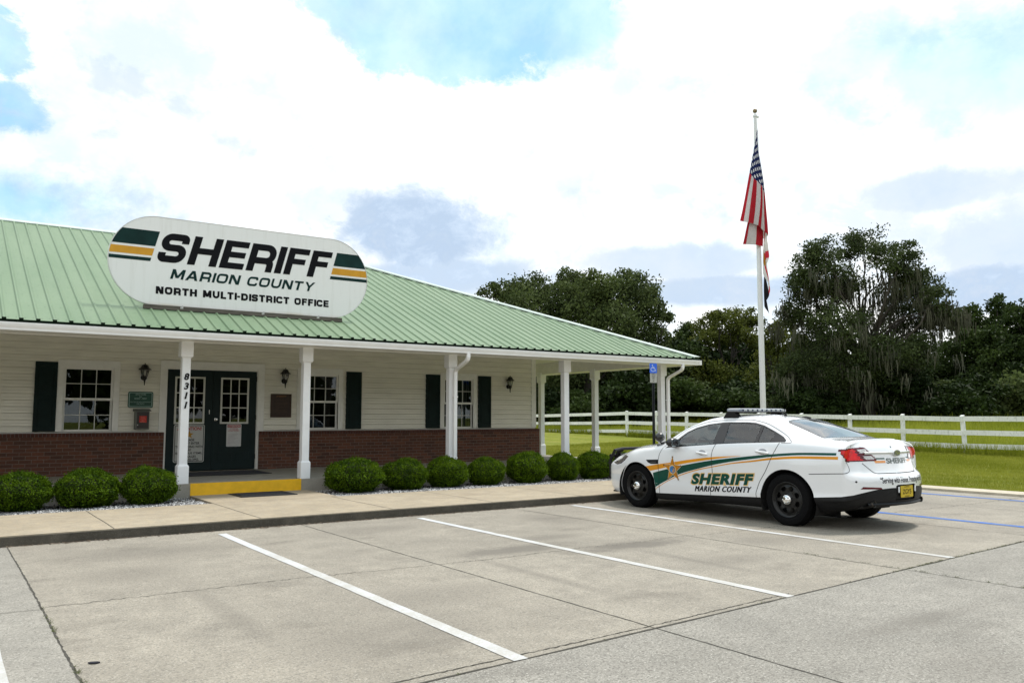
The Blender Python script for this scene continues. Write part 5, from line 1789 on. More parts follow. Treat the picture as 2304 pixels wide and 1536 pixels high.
def cap_rings(sec, u0, prof, zm, plan, rim, n, sgn_):
    rings = []
    for i in range(1, n + 1):
        c_ = 1 - (i / n) ** 1.25
        ring = []
        for w, z in sec:
            ww, zz = w * c_, zm + (z - zm) * c_
            tt = (1 - c_) / rim
            g_ = 1.0 if tt >= 1 else math.sqrt(1 - (1 - tt) ** 2)
            ue = float(prof(zz)) - sgn_ * plan * (abs(ww) / .92) ** (2.4 if sgn_ > 0 else 1.8)
            ue = max(ue, u0) if sgn_ > 0 else min(ue, u0)
            ring.append((u0 + (ue - u0) * g_, ww, zz))
        rings.append(ring)
    return rings


allr = []
rr_ = cap_rings(secs[0], us_[0], rearp, .70, .29, .20, 20, -1)
for ring in rr_[::-1]: allr.append(ring)
for u, sc_ in zip(us_, secs): allr.append([(u, w, z) for w, z in sc_])
for ring in cap_rings(secs[-1], us_[-1], frontp, .58, .26, .20, 18, 1): allr.append(ring)
NRG = len(allr)
vs = [p_ for ring in allr for p_ in ring]
nL = len(vs)
vs += [(u, -w, z) for u, w, z in vs]
fs = []
for i in range(NRG - 1):
    for j in range(ns_ - 1):
        a, b_, c_, d_ = i * ns_ + j, i * ns_ + j + 1, (i + 1) * ns_ + j + 1, (i + 1) * ns_ + j
        fs.append((a, b_, c_, d_)); fs.append((nL + d_, nL + c_, nL + b_, nL + a))
bm = bmesh.new()
bv = [bm.verts.new(v) for v in vs]
for f in fs: bm.faces.new([bv[i] for i in f])
bmesh.ops.remove_doubles(bm, verts=bm.verts, dist=.0004)
bmesh.ops.dissolve_degenerate(bm, dist=.0003, edges=bm.edges)
bmesh.ops.recalc_face_normals(bm, faces=bm.faces)
bm.normal_update()
BASE_N = {}
bvh = BVHTree.FromBMesh(bm)
bm.verts.ensure_lookup_table(); bm.faces.ensure_lookup_table()
base_f = [[v.index for v in f.verts] for f in bm.faces]
bm.verts.index_update()
base_f = [[v.index for v in f.verts] for f in bm.faces]
base_v = [v.co.copy() for v in bm.verts]
base_n = [v.normal.copy() for v in bm.verts]


def base_normal(p):
    hit, nr, fi, d_ = bvh.find_nearest(p)
    acc = Vector((0, 0, 0))
    for vi in base_f[fi]:
        acc += base_n[vi] / ((base_v[vi] - p).length + 1e-4) ** 1.5
    return acc.normalized()


def pip(x, y, poly):
    c_ = False
    n = len(poly)
    for i in range(n):
        x0, y0 = poly[i]; x1, y1 = poly[i - 1]
        if (y0 > y) != (y1 > y) and x < (x1 - x0) * (y - y0) / (y1 - y0) + x0: c_ = not c_
    return c_


def cut(bm, faces, poly, fa, fb, dirn):
    """split faces along a closed 2-D outline; fa, fb give the two projected coordinates, dirn the projection direction. Returns faces inside."""
    gA = Vector(fa); gB = Vector(fb)
    cur = set(faces)
    lo = (min(q[0] for q in poly), min(q[1] for q in poly)); hi = (max(q[0] for q in poly), max(q[1] for q in poly))
    def bb(f):
        a = [v.co.dot(gA) for v in f.verts]; b_ = [v.co.dot(gB) for v in f.verts]
        return min(a), max(a), min(b_), max(b_)
    near = [f for f in cur if (lambda q: q[0] <= hi[0] and q[1] >= lo[0] and q[2] <= hi[1] and q[3] >= lo[1])(bb(f))]
    n = len(poly)
    for i in range(n):
        p, q = poly[i], poly[(i + 1) % n]
        x0, x1 = min(p[0], q[0]) - 1e-4, max(p[0], q[0]) + 1e-4
        y0, y1 = min(p[1], q[1]) - 1e-4, max(p[1], q[1]) + 1e-4
        sel = []
        for f in near:
            a = bb(f)
            if a[0] <= x1 and a[1] >= x0 and a[2] <= y1 and a[3] >= y0: sel.append(f)
        if not sel: continue
        ed = gA * (q[0] - p[0]) + gB * (q[1] - p[1])
        nr = ed.cross(Vector(dirn))
        # a point on the plane: solve for co with dot products p in the (A,B) frame
        A2, B2, AB = gA.dot(gA), gB.dot(gB), gA.dot(gB)
        det = A2 * B2 - AB * AB
        al, be = (p[0] * B2 - p[1] * AB) / det, (p[1] * A2 - p[0] * AB) / det
        co = gA * al + gB * be
        geom = set(sel)
        for f in sel: geom.update(f.edges); geom.update(f.verts)
        before = set(bm.faces)
        res = bmesh.ops.bisect_plane(bm, geom=list(geom), dist=1e-5, plane_co=co, plane_no=nr)
        out = [g_ for g_ in res['geom'] if isinstance(g_, bmesh.types.BMFace)]
        near = [f for f in set(near) | set(out) if f.is_valid]
    ins = []
    for f in near:
        c_ = f.calc_center_median()
        if pip(c_.dot(gA), c_.dot(gB), poly): ins.append(f)
    return ins


lay = bm.faces.layers.int.new('part')
def sel(pred): return [f for f in bm.faces if f[lay] == 0 and pred(f)]
PARTS = {}
def assign(faces, name):
    k = PARTS.setdefault(name, len(PARTS) + 1)
    for f in faces: f[lay] = k


def smooth_poly(pts, n=4):
    P = [np.array(q, float) for q in pts]
    m = len(P)
    out = []
    for i in range(m):
        p0, p1, p2, p3 = P[i - 1], P[i], P[(i + 1) % m], P[(i + 2) % m]
        for k in range(n):
            t = k / n
            out.append(tuple(.5 * ((2 * p1) + (-p0 + p2) * t + (2 * p0 - 5 * p1 + 4 * p2 - p3) * t * t + (-p0 + 3 * p1 - 3 * p2 + p3) * t ** 3)))
    return out


UX, WY, ZZ = (1, 0, 0), (0, 1, 0), (0, 0, 1)
FWX, RWX, AZ = 2.895, .0, .335
# wheel arches: remove
for sd in (1, -1):
    for cx_, rad, zc_ in ((FWX, .425, .32), (RWX, .432, .335)):
        poly = [(cx_ + rad * math.cos(2 * PI * k / 44), zc_ + rad * math.sin(2 * PI * k / 44)) for k in range(44)]
        fc = cut(bm, sel(lambda f: f.calc_center_median().y * sd > .35), poly, UX, ZZ, WY)
        bmesh.ops.delete(bm, geom=fc, context='FACES')
# side windows (daylight opening)
DLO = [(2.30, .988), (2.13, 1.10), (2.07, 1.155), (1.95, 1.245), (1.78, 1.318), (1.55, 1.372), (1.30, 1.400), (1.16, 1.406), (.83, 1.408), (.68, 1.398), (.52, 1.362), (.31, 1.285), (.12, 1.208), (.04, 1.160), (.045, 1.135), (.13, 1.132), (.525, 1.116), (.83, 1.102), (1.13, 1.085), (1.32, 1.070), (1.7, 1.040), (2.10, 1.006)]
FG = [(2.035, 1.046), (2.06, 1.118), (1.95, 1.222), (1.78, 1.298), (1.55, 1.354), (1.318, 1.384), (1.33, 1.082), (1.7, 1.05)]
RG = [(1.155, 1.392), (.83, 1.392), (.68, 1.382), (.575, 1.358), (.555, 1.125), (.83, 1.112), (1.127, 1.097)]
QG = [(.515, 1.345), (.31, 1.264), (.278, 1.225), (.305, 1.142), (.505, 1.127)]
for sd in (1, -1):
    up = lambda f: f.calc_center_median().y * sd > .3 and f.calc_center_median().z > .9
    ins = cut(bm, sel(up), DLO, UX, ZZ, WY)
    WT = 'window_trim_%d' % sd
    assign(ins, WT)
    for nm, pl in (('side_window', FG), ('side_window', RG), ('side_window', QG)):
        k = PARTS[WT]
        g_ = cut(bm, [f for f in bm.faces if f[lay] == k and f.calc_center_median().y * sd > .3], pl, UX, ZZ, WY)
        key = nm + ('_L' if sd > 0 else '_R') + str((FG, RG, QG).index(pl))
        assign(g_, key)
# windscreen and rear window, outlines in plan
WS = [(2.70, 0), (2.68, .3), (2.60, .55), (2.46, .685), (2.40, .70), (2.2, .66), (1.9, .605), (1.72, .575), (1.66, .5), (1.62, .3), (1.61, 0), (1.62, -.3), (1.66, -.5), (1.72, -.575), (1.9, -.605), (2.2, -.66), (2.40, -.70), (2.46, -.685), (2.60, -.55), (2.68, -.3)]
assign(cut(bm, sel(lambda f: f.calc_center_median().z > .95), WS, UX, WY, ZZ), 'windscreen')
RW = [(.36, 0), (.35, .25), (.31, .42), (.24, .505), (0, .545), (-.2, .575), (-.34, .595), (-.375, .585), (-.395, .45), (-.41, .25), (-.415, 0), (-.41, -.25), (-.395, -.45), (-.375, -.585), (-.34, -.595), (-.2, -.575), (0, -.545), (.24, -.505), (.31, -.42), (.35, -.25)]
assign(cut(bm, sel(lambda f: f.calc_center_median().z > .95), RW, UX, WY, ZZ), 'rear_window_border')
RWI = [(-.04 + (q[0] + .04) * .90, q[1] * .93) for q in RW]
assign(cut(bm, [f for f in bm.faces if f[lay] == PARTS['rear_window_border']], RWI, UX, WY, ZZ), 'rear_window')
# doors
FD = [(2.335, .985), (2.36, .95), (2.388, .88), (2.396, .78), (2.398, .59), (2.388, .38), (2.39, .272), (1.338, .316), (1.335, .39), (1.297, .60), (1.297, .80), (1.306, .89), (1.294, .985), (1.262, 1.075), (1.70, 1.038), (2.1, 1.002)]
RD = [(1.259, 1.074), (1.291, .985), (1.303, .89), (1.294, .80), (1.294, .60), (1.331, .39), (1.334, .316), (.503, .352), (.499, .43), (.443, .565), (.34, .707), (.256, .846), (.214, .95), (.163, 1.048), (.128, 1.126), (.52, 1.113), (.9, 1.095)]
for sd in (1, -1):
    for nm, pl in (('F', FD), ('B', RD)):
        ins = cut(bm, sel(lambda f: f.calc_center_median().y * sd > .5), pl, UX, ZZ, WY)
        assign(ins, 'door_%s%d' % (nm, sd))
# dark sill and lower rear bumper
SILL = [(2.55, .05), (2.55, .268), (2.39, .2715), (1.338, .3155), (.503, .3515), (.40, .357), (.40, .05)]
assign(cut(bm, sel(lambda f: abs(f.calc_center_median().y) > .3), SILL, UX, ZZ, WY), 'sill')
BUMP = [(-.30, .05), (-.30, .412), (-.42, .418), (-.80, .452), (-.93, .478), (-1.02, .515), (-1.09, .548), (-1.16, .562), (-1.3, .565), (-1.3, .05)]
assign(cut(bm, sel(lambda f: f.calc_center_median().x < -.28), BUMP, UX, ZZ, WY), 'lower_bumper')
# tail lamps, projected diagonally from the rear corner
for sd in (1, -1):
    TA = (-1, -sd, 0)          # s = -(u + |w|)
    TD = (-1, sd, 0)
    k2 = lambda s: s * math.sqrt(2)
    TL = [(-.105, 1.045), (-.085, 1.06), (.10, 1.075), (.32, 1.086), (.40, 1.078), (.48, 1.03), (.56, .965), (.615, .925), (.61, .908), (.35, .905), (.03, .898), (.0, .905), (-.06, .98)]
    ins = cut(bm, sel(lambda f: f.calc_center_median().x < -.6 and f.calc_center_median().y * sd > .2 and f.calc_center_median().z > .8), TL, TA, ZZ, TD)
    assign(ins, 'tail_lamp_%d' % sd)
    kk = PARTS['tail_lamp_%d' % sd]
    for nm, pl in (('red_lens', [(-.085, 1.043), (.10, 1.060), (.175, 1.063), (.25, .985), (.345, .918), (.03, .912), (-.04, .98)]),
                   ('reverse_lens', [(.235, 1.056), (.40, 1.062), (.46, 1.018), (.455, 1.012), (.285, 1.010)]),
                   ('reverse_lens', [(.335, .972), (.51, .974), (.565, .934), (.56, .928), (.395, .926)])):
        g_ = cut(bm, [f for f in bm.faces if f[lay] == kk], pl, TA, ZZ, TD)
        assign(g_, nm + '_%d_%d' % (sd, int(pl[0][0] * 1000)))
# head lamps and grille
for sd in (1, -1):
    HL = [(3.44, .69), (3.38, .80), (3.30, .83), (3.18, .818), (3.26, .745), (3.34, .69), (3.40, .67)]
    HLs = [(3.62, .70), (3.46, .815), (3.30, .845), (3.15, .825), (3.22, .755), (3.32, .70), (3.46, .672)]
    assign(cut(bm, sel(lambda f: f.calc_center_median().x > 3.0 and f.calc_center_median().y * sd > .4), HLs, UX, ZZ, WY), 'headlight_%d' % sd)
GR = [(-.50, .62), (-.56, .70), (-.52, .80), (-.3, .83), (.3, .83), (.52, .80), (.56, .70), (.50, .62)]
assign(cut(bm, sel(lambda f: f.calc_center_median().x > 3.6), GR, WY, ZZ, UX), 'grille')
GR2 = [(-.55, .30), (-.60, .42), (-.5, .50), (.5, .50), (.60, .42), (.55, .30)]
assign(cut(bm, sel(lambda f: f.calc_center_median().x > 3.6), GR2, WY, ZZ, UX), 'lower_grille')
# licence plate recess
RC = [(-.235, .40), (-.235, .585), (-.20, .60), (.20, .60), (.235, .585), (.235, .40)]
assign(cut(bm, [f for f in bm.faces if f[lay] in (0, PARTS['lower_bumper']) and f.calc_center_median().x < -1.0], RC, WY, ZZ, UX), 'plate_recess')

# --- car materials
paint = M('car_white', (.76, .77, .79), .22, .02, 1.5, spec=.5, coat=1.0)
blackp = M('black_plastic', (.008, .008, .009), .55, .25, 20, spec=.25, bump=.15, bscale=300)
trimk = M('gloss_black', (.016, .015, .017), .2, .15, 5, spec=.5)
rubber = M('tyre_rubber', (.006, .006, .0065), .85, .2, 30, spec=.08)
wheelk = M('wheel_black', (.009, .009, .009), .3, .25, 12, spec=.3)
chrome = M('chrome', (.80, .80, .80), .07, .04, 6, metal=1.0)
carg = glassmat('car_glass', (.84, .95, .91), .01, 1.5, 1.7)
rearg = glassmat('rear_glass', (.70, .80, .86), .01, 1.5, 1.5)
wsg = glassmat('windscreen_glass', (.86, .93, .90), .01, 1.5)
redl = M('red_lens', (.62, .006, .008), .2, .35, 14, coat=.25, spec=.3)
dredl = M('dark_red_lens', (.10, .006, .012), .15, .2, 8, coat=.3, spec=.3)
revl = M('clear_lens', (.52, .50, .50), .15, .45, 40, coat=1.0)
gapm = M('panel_gap', (.025, .025, .03), .7, spec=.1)
lampm = M('head_lamp', (.10, .09, .09), .08, .5, 16, coat=1.0)
CARU, CARW = Vector((-.021606, .999767, 0)), Vector((-.999767, -.021606, 0))
car = thing('police_car', 'white sheriff patrol sedan with green and gold stripes and roof light bar, at the kerb', 'car', (10.584, 7.295, 0), math.atan2(CARU.y, CARU.x))
PM = {'window_trim_1': ('window_trim', trimk), 'window_trim_-1': ('window_trim', trimk), 'windscreen': ('windscreen', wsg), 'rear_window': ('rear_window', rearg), 'rear_window_border': ('rear_window_border', trimk), 'sill': ('sill_cladding', blackp), 'lower_bumper': ('rear_bumper_cladding', blackp), 'grille': ('grille', blackp), 'lower_grille': ('lower_grille', blackp), 'plate_recess': ('plate_recess', blackp)}


def extract(k, name, m, parent, push=0.0):
    fcs = [f for f in bm.faces if f[lay] == k]
    ids, vl, fl_ = {}, [], []
    for f in fcs:
        fl_.append([])
        for v in f.verts:
            if v.index not in ids or vl[ids[v.index]] is not v:
                pass
            key = v
            if key not in ids:
                ids[key] = len(vl); vl.append(v)
            fl_[-1].append(ids[key])
    if not fcs: return None
    nrm = [base_normal(v.co) for v in vl]
    o = mesh(name, [v.co + nn_ * push for v, nn_ in zip(vl, nrm)], fl_, m, parent, True)
    o.data.normals_split_custom_set_from_vertices([tuple(q) for q in nrm])
    return o


bm.verts.ensure_lookup_table()
body = extract(0, 'body', paint, car)
lampo = {}
for nm, k in PARTS.items():
    if nm in PM: extract(k, PM[nm][0], PM[nm][1], car, -.02 if nm == 'plate_recess' else -.012 if 'grille' in nm else 0)
    elif nm.startswith('side_window'): extract(k, 'side_window', carg, car, -.004)
    elif nm.startswith('door'):
        lampo[nm] = extract(k, 'door', paint, car)
    elif nm.startswith('headlight'): extract(k, 'headlight', lampm, car)
    elif nm.startswith('tail_lamp'): lampo[nm] = extract(k, 'tail_lamp', dredl, car, .004)
for nm, k in PARTS.items():
    if nm.startswith('red_lens') or nm.startswith('reverse_lens'):
        sd = int(nm.split('_')[2])
        extract(k, nm.split('_1_')[0].split('_-1_')[0], redl if nm.startswith('red') else revl, lampo['tail_lamp_%d' % sd], .006)
bm.free()


def ray_side(u, z, sd=1):
    h, n_, i_, d_ = bvh.ray_cast(Vector((u, 2.0 * sd, z)), Vector((0, -sd, 0)))
    return (h, base_normal(h)) if h else (None, None)


def ray_rear(w, z):
    h, n_, i_, d_ = bvh.ray_cast(Vector((-3, w, z)), Vector((1, 0, 0)))
    return (h, base_normal(h)) if h else (None, None)


def ray_top(u, w):
    h, n_, i_, d_ = bvh.ray_cast(Vector((u, w, 3)), Vector((0, 0, -1)))
    return (h, base_normal(h)) if h else (None, None)


def decal(name, v2, f2, m, fn, off, parent, grid=.05):
    """flat mesh (2-D) split on a grid and laid on the body by the ray function fn"""
    b2 = bmesh.new()
    vv_ = [b2.verts.new((q[0], q[1], 0)) for q in v2]
    for f in f2:
        try: b2.faces.new([vv_[i] for i in f])
        except ValueError: pass
    lo, hi = np.min(np.array(v2)[:, :2], 0), np.max(np.array(v2)[:, :2], 0)
    for ax in (0, 1):
        for c_ in np.arange(math.floor(lo[ax] / grid) * grid, hi[ax], grid):
            co = [0, 0, 0]; co[ax] = c_; no = [0, 0, 0]; no[ax] = 1
            bmesh.ops.bisect_plane(b2, geom=b2.verts[:] + b2.edges[:] + b2.faces[:], dist=1e-6, plane_co=co, plane_no=no)
    nr = {}
    dead = []
    for v in b2.verts:
        h, n_ = fn(v.co.x, v.co.y)
        if h is None: dead.append(v); continue
        v.co = h + n_ * off
        nr[v] = n_
    bmesh.ops.delete(b2, geom=dead, context='VERTS')
    for f in b2.faces:
        f.normal_update()
        if f.normal.dot(nr[f.verts[0]]) < 0: f.normal_flip()
    vl = list(b2.verts); ix = {v: i for i, v in enumerate(vl)}
    o = mesh(name, [v.co for v in vl], [[ix[v] for v in f.verts] for f in b2.faces], m, parent, True)
    o.data.normals_split_custom_set_from_vertices([tuple(nr[v]) for v in vl])
    b2.free()
    return o


def ribbon(pts, w, rad=0.0):
    L_, R_ = stroke(pts, w)
    n = len(L_)
    return L_ + R_, [(i, i + 1, n + i + 1, n + i) for i in range(n - 1)]


def band(top, bot, n=60):
    ft, fb = tab(*top), tab(*bot)
    ua, ub = max(min(q[0] for q in top), min(q[0] for q in bot)), min(max(q[0] for q in top), max(q[0] for q in bot))
    us2 = np.linspace(ua, ub, n)
    v = [(u, float(ft(u))) for u in us2] + [(u, float(fb(u))) for u in us2]
    return v, [(i, i + 1, n + i + 1, n + i) for i in range(n - 1)]


green = M('decal_green', (.002, .058, .040), .35, .1, 3, spec=.2, coat=.12)
gold = M('decal_gold', (.66, .27, .016), .35, .1, 3, spec=.2, coat=.12)
for sd in (1, -1):
    def fn(a, b_, sd=sd):
        for cx_, zc_, rad in ((FWX, .32, .428), (RWX, .335, .434)):   # stop at the wheel arch edge
            q = math.hypot(a - cx_, b_ - zc_)
            if 0 < q < rad: a, b_ = cx_ + (a - cx_) * rad / q, zc_ + (b_ - zc_) * rad / q
        return ray_side(a, b_, sd)
    # the stripes run under the panel gaps; all share one smooth sweep
    v, f = band([(2.735, .672), (2.389, .731), (2.138, .767), (1.737, .830), (1.302, .884), (1.0, .908), (.76, .924)], [(2.70, .575), (2.617, .604), (2.388, .652), (2.214, .690), (1.731, .783), (1.298, .850), (1.0, .892), (.76, .921)])
    arch = lambda q: (q[0] - FWX) ** 2 + (q[1] - .32) ** 2 > .427 ** 2
    cv = lambda v, f: (v, f)
    decal('gold_stripe', v, f, gold, fn, .0012, body)
    v, f = band([(2.68, .535), (2.589, .566), (2.389, .621), (2.216, .661), (1.899, .730), (1.297, .836), (.9, .888), (.512, .935), (.256, .963), (-.253, 1.003), (-.745, 1.014)],
                [(2.52, .32), (2.49, .348), (2.386, .407), (2.211, .491), (1.969, .592), (1.589, .695), (1.289, .765), (.9, .838), (.508, .893), (.25, .927), (-.263, .971), (-.765, .983)])
    decal('green_stripe', v, f, green, fn, .0016, body)
    v, f = band([(2.486, .332), (2.139, .512), (1.59, .687), (1.287, .747), (.9, .820), (.507, .874), (.249, .915), (-.268, .957), (-.775, .968)], [(2.486, .322), (2.139, .500), (1.59, .672), (1.287, .734), (.9, .803), (.505, .851), (.246, .885), (-.272, .922), (-.80, .930)])
    decal('gold_stripe', v, f, gold, fn, .0014, body)
    # panel gaps
    for pts in ([(2.335, 1.0), (2.36, .95), (2.388, .88), (2.396, .78), (2.398, .59), (2.388, .38), (2.39, .272)],
                [(1.262, 1.075), (1.294, .985), (1.306, .89), (1.297, .80), (1.297, .60), (1.335, .39), (1.338, .25)],
                [(.128, 1.126), (.163, 1.048), (.214, .95), (.256, .846), (.34, .707), (.443, .565), (.499, .43), (.503, .352)],
                [(-.36, .722), (-.60, .738), (-.84, .752)]):
        pp = catmull([np.array(q) for q in pts], [5] * (len(pts) - 1))
        v, f = ribbon([tuple(q) for q in pp], .0085)
        decal('panel_gap', v, f, gapm, fn, .0022, body)
    # seam round the windows
    seam = [(2.33, 1.0), (2.19, 1.13), (2.10, 1.205), (1.92, 1.312), (1.58, 1.408), (1.23, 1.436), (.90, 1.442), (.74, 1.437), (.455, 1.378), (.11, 1.236), (-.02, 1.165), (-.055, 1.138), (-.03, 1.126), (.10, 1.124)]
    pp = catmull([np.array(q) for q in seam], [5] * (len(seam) - 1))
    v, f = ribbon([tuple(q) for q in pp], .005)
    decal('panel_gap', v, f, gapm, fn, .0022, body)
    # vent on the wing
    v2 = [(2.665, .79), (2.40, .803), (2.40, .735), (2.55, .728), (2.62, .75)]
    decal('wing_vent', v2, [(0, 1, 2, 3, 4)], blackp, fn, .003, body)
    v2 = [(2.56, .762), (2.44, .768), (2.44, .750), (2.56, .745)]
    decal('vent_bar', v2, [(0, 1, 2, 3)], M('vent_bar', (.05, .05, .055), .3), fn, .006, body)
    # door handles
    for uu, zz, dn in ((1.50, .932, 'F'), (.39, .984, 'B')):
        par = lampo['door_%s%d' % (dn, sd)]
        v2 = [(uu + .075 * math.cos(a), zz + .012 + .040 * math.sin(a)) for a in np.linspace(0, 2 * PI, 20)[:-1]]
        decal('handle_recess', v2, [tuple(range(len(v2)))], M('recess_grey', (.30, .31, .33), .4), fn, .002, par)
        h, n_ = fn(uu, zz)
        mb = MB()
        pts = []
        for k in range(9):
            t_ = k / 8
            x = uu + .118 - .236 * t_
            zz2 = zz - .012 + .024 * (1 - t_)
            hh, nn_ = fn(x, zz2)
            pts.append(hh + nn_ * (.012 + .026 * math.sin(PI * t_) ** .6))
        mb.tube(pts, [.008, .014, .0165, .017, .017, .017, .018, .017, .010], 10)
        mb.build('handle', paint, par, True)
    # door bottom crease highlight lip is in the body section; mirror
    mb = MB()
    mb.ball((0, 0, 0), 1, 16, (.085, .125, .074))
    mir = mb.build('door_mirror', trimk, car, True, (2.035, 1.0 * sd, 1.085))
    mb = MB()
    mb.bbox(2.02, 2.13, .86 * sd if sd > 0 else -.96, .96 if sd > 0 else -.86, 1.025, 1.055, .01)
    mb.build('mirror_foot', blackp, car)
    mb = MB(); mb.plate(rrect(-.098, .098, -.056, .052, .035), 0, .004, lambda a, b_, c_: (-.066 - c_, a, b_))
    mb.build('mirror_glass', M('mirror_glass', (.45, .52, .55), .03, .03, metal=1.0), mir)
def ray_diag(s_, z, sd=1):
    h, n_, i_, d_ = bvh.ray_cast(Vector((-s_ / 2 - 2, (-s_ / 2 + 2) * sd, z)), Vector((1, -sd, 0)).normalized())
    return (h, base_normal(h)) if h else (None, None)


for sd in (1, -1):
    pp = catmull([np.array(q) for q in ((-.075, .752), (-.01, .757), (.045, .772), (.062, .80), (.045, .845), (.012, .898))], [5] * 5)
    v, f = ribbon([tuple(q) for q in pp], .0075)
    decal('panel_gap', v, f, gapm, lambda a, b_, sd=sd: ray_diag(a, b_, sd), .0022, body)
# lettering on the visible side
fn = ray_side
def mir_text(v): return [(-q[0], q[1]) for q in v]
slope = .0505
def place(v, uc, zc_, tilt=slope): return [(uc - q[0], zc_ + q[1] + tilt * q[0]) for q in v]
gold2 = M('outline_gold', (.72, .47, .16), .3, coat=.8)
v, f = text_mesh('SHERIFF', bold=.055, shear=.24, width=1.185, height=.163, space=1.12)
v1 = v
vo, fo = text_mesh('SHERIFF', bold=.082, shear=.24, width=1.222, height=.190, space=1.12)
decal('lettering', place(vo, 1.125, .567), fo, gold2, fn, .0022, body, .04)
decal('lettering', place(v1, 1.125, .567), f, green, fn, .0048, body, .04)
v, f = text_mesh('MARION COUNTY', bold=0.0, shear=.30, width=1.05, height=.080, space=1.16)
for k_, (dx_, dz_) in enumerate(((-.0072, .0015), (-.0036, -.0015), (0, .0015), (.0036, -.0015), (.0072, .0015))):      # triple struck to make the stroke bold
    decal('lettering', place([(q[0] + dx_, q[1] + dz_) for q in v], 1.115, .422, .050), f, M('decal_black', (.005, .005, .008), .4, spec=.15), fn, .0018 + .0006 * k_, body, .06)
# star
sc_u, sc_z = 2.09, .665
stgold = M('star_gold_leaf', (.70, .30, .02), .4, .25, 26, spec=.2, col2=(.42, .15, .01))
brown = M('star_brown', (.12, .045, .012), .4, .3, 20)
def starp(R, rin=.42): return [(sc_u - (R if k % 2 == 0 else R * rin) * math.cos(PI / 2 + PI * k / 5) * .98, sc_z + (R if k % 2 == 0 else R * rin) * math.sin(PI / 2 + PI * k / 5)) for k in range(10)]
tri = [tuple(t_) for t_ in tessellate_polygon([[Vector((q[0], q[1], 0)) for q in starp(1)]])]
pale2 = M('star_outline', (.74, .66, .50), .3, coat=.6)
decal('star_outline', starp(.214), tri, pale2, fn, .002, body, .06)
decal('star_border', starp(.196), tri, brown, fn, .0045, body, .06)
star = decal('star_badge', starp(.182), tri, stgold, fn, .0070, body, .06)
for k in range(5):
    a = PI / 2 + 2 * PI * k / 5
    v2 = [(sc_u - .19 * math.cos(a) * .98 + .013 * math.cos(b_), sc_z + .19 * math.sin(a) + .013 * math.sin(b_)) for b_ in np.linspace(0, 2 * PI, 13)[:-1]]
    decal('star_tip', v2, [tuple(range(12))], brown, fn, .0085, star, .2)
circ = lambda r_, n=24, cu=sc_u, cz=sc_z - .005: ([(cu + r_ * math.cos(b_), cz + r_ * math.sin(b_)) for b_ in np.linspace(0, 2 * PI, n + 1)[:-1]], [tuple(range(n))])
decal('emblem_ring', *circ(.073), gold2, fn, .0090, star, .2)
decal('emblem_disc', *circ(.060), M('emblem_blue', (.02, .06, .16), .3, .6, 30, col2=(.10, .30, .62)), fn, .0102, star, .2)
decal('emblem_figure', [(sc_u + .02, sc_z - .05), (sc_u - .03, sc_z - .045), (sc_u - .05, sc_z), (sc_u - .035, sc_z + .03), (sc_u - .01, sc_z - .01)], [(0, 1, 2, 3, 4)], M('emblem_tan', (.42, .24, .10), .4, .4, 40), fn, .0114, star, .2)
decal('emblem_figure', [(sc_u + .045, sc_z - .03), (sc_u + .0, sc_z - .045), (sc_u + .01, sc_z + .005), (sc_u + .045, sc_z + .01)], [(0, 1, 2, 3)], M('emblem_azure', (.03, .22, .62), .4, .2, 40), fn, .0114, star, .2)
# ---- rear
fr = ray_rear
dk = MATS['decal_black']
def rtext(body_, wc, zc_, width, height, m, bold=.01, shear=0, off=.002, space=1.0):
    v, f = text_mesh(body_, bold=bold, shear=shear, width=width, height=height, space=space)
    return decal('lettering', [(wc - q[0], zc_ + q[1]) for q in v], f, m, fr, off, body, .05)
rtext('SHERIFF', -.015, .905, .50, .072, M('rear_letter_grey', (.075, .095, .085), .35, coat=.5), .04, .05)
for a, b_, c_, d_, m in ((.41, .25, .945, .928, green), (.44, .25, .910, .880, M('rear_orange', (.78, .30, .07), .3, coat=.6)), (-.29, -.46, .912, .884, M('rear_orange', (.78, .30, .07), .3)), (-.29, -.40, .945, .928, green)):
    decal('rear_stripe', [(a, c_), (b_, c_), (b_, d_), (a - .02, d_)], [(0, 1, 2, 3)], m, fr, .0018, body)
rtext('\u201cServing with Honor, Protecting with Pride\u201d', -.07, .652, 1.10, .10, M('rear_script', (.012, .012, .018), .4), .018, .1)
for pts in ([(.62, .88), (.53, .79), (.50, .76), (.46, .748), (-.46, .748), (-.50, .76), (-.53, .79), (-.62, .88)], ):
    v, f = ribbon(pts, .009)
    decal('panel_gap', v, f, gapm, fr, .002, body)
v, f = ribbon([(.72, 1.085), (.70, 1.12), (.66, 1.145)], .006)
decal('panel_gap', v, f, gapm, fr, .002, body)
v2 = [(.03 + .0 + .012 * math.cos(b_), 1.085 + .012 * math.sin(b_)) for b_ in np.linspace(0, 2 * PI, 13)[:-1]]
decal('lock_cylinder', v2, [tuple(range(12))], blackp, fr, .003, body)
for w in (.80, .30, -.30, -.80):
    v2 = [(w + .012 * math.cos(b_), .665 - .02 * abs(w) + .012 * math.sin(b_)) for b_ in np.linspace(0, 2 * PI, 13)[:-1]]
    if abs(w) > .5: decal('parking_sensor', v2, [tuple(range(12))], blackp, fr, .003, body)
for w0 in (1, -1):
    decal('side_reflector', [(.73 * w0, .585), (.48 * w0, .572), (.46 * w0, .550), (.76 * w0, .555)], [(0, 1, 2, 3)], dredl, fr, .003, body)
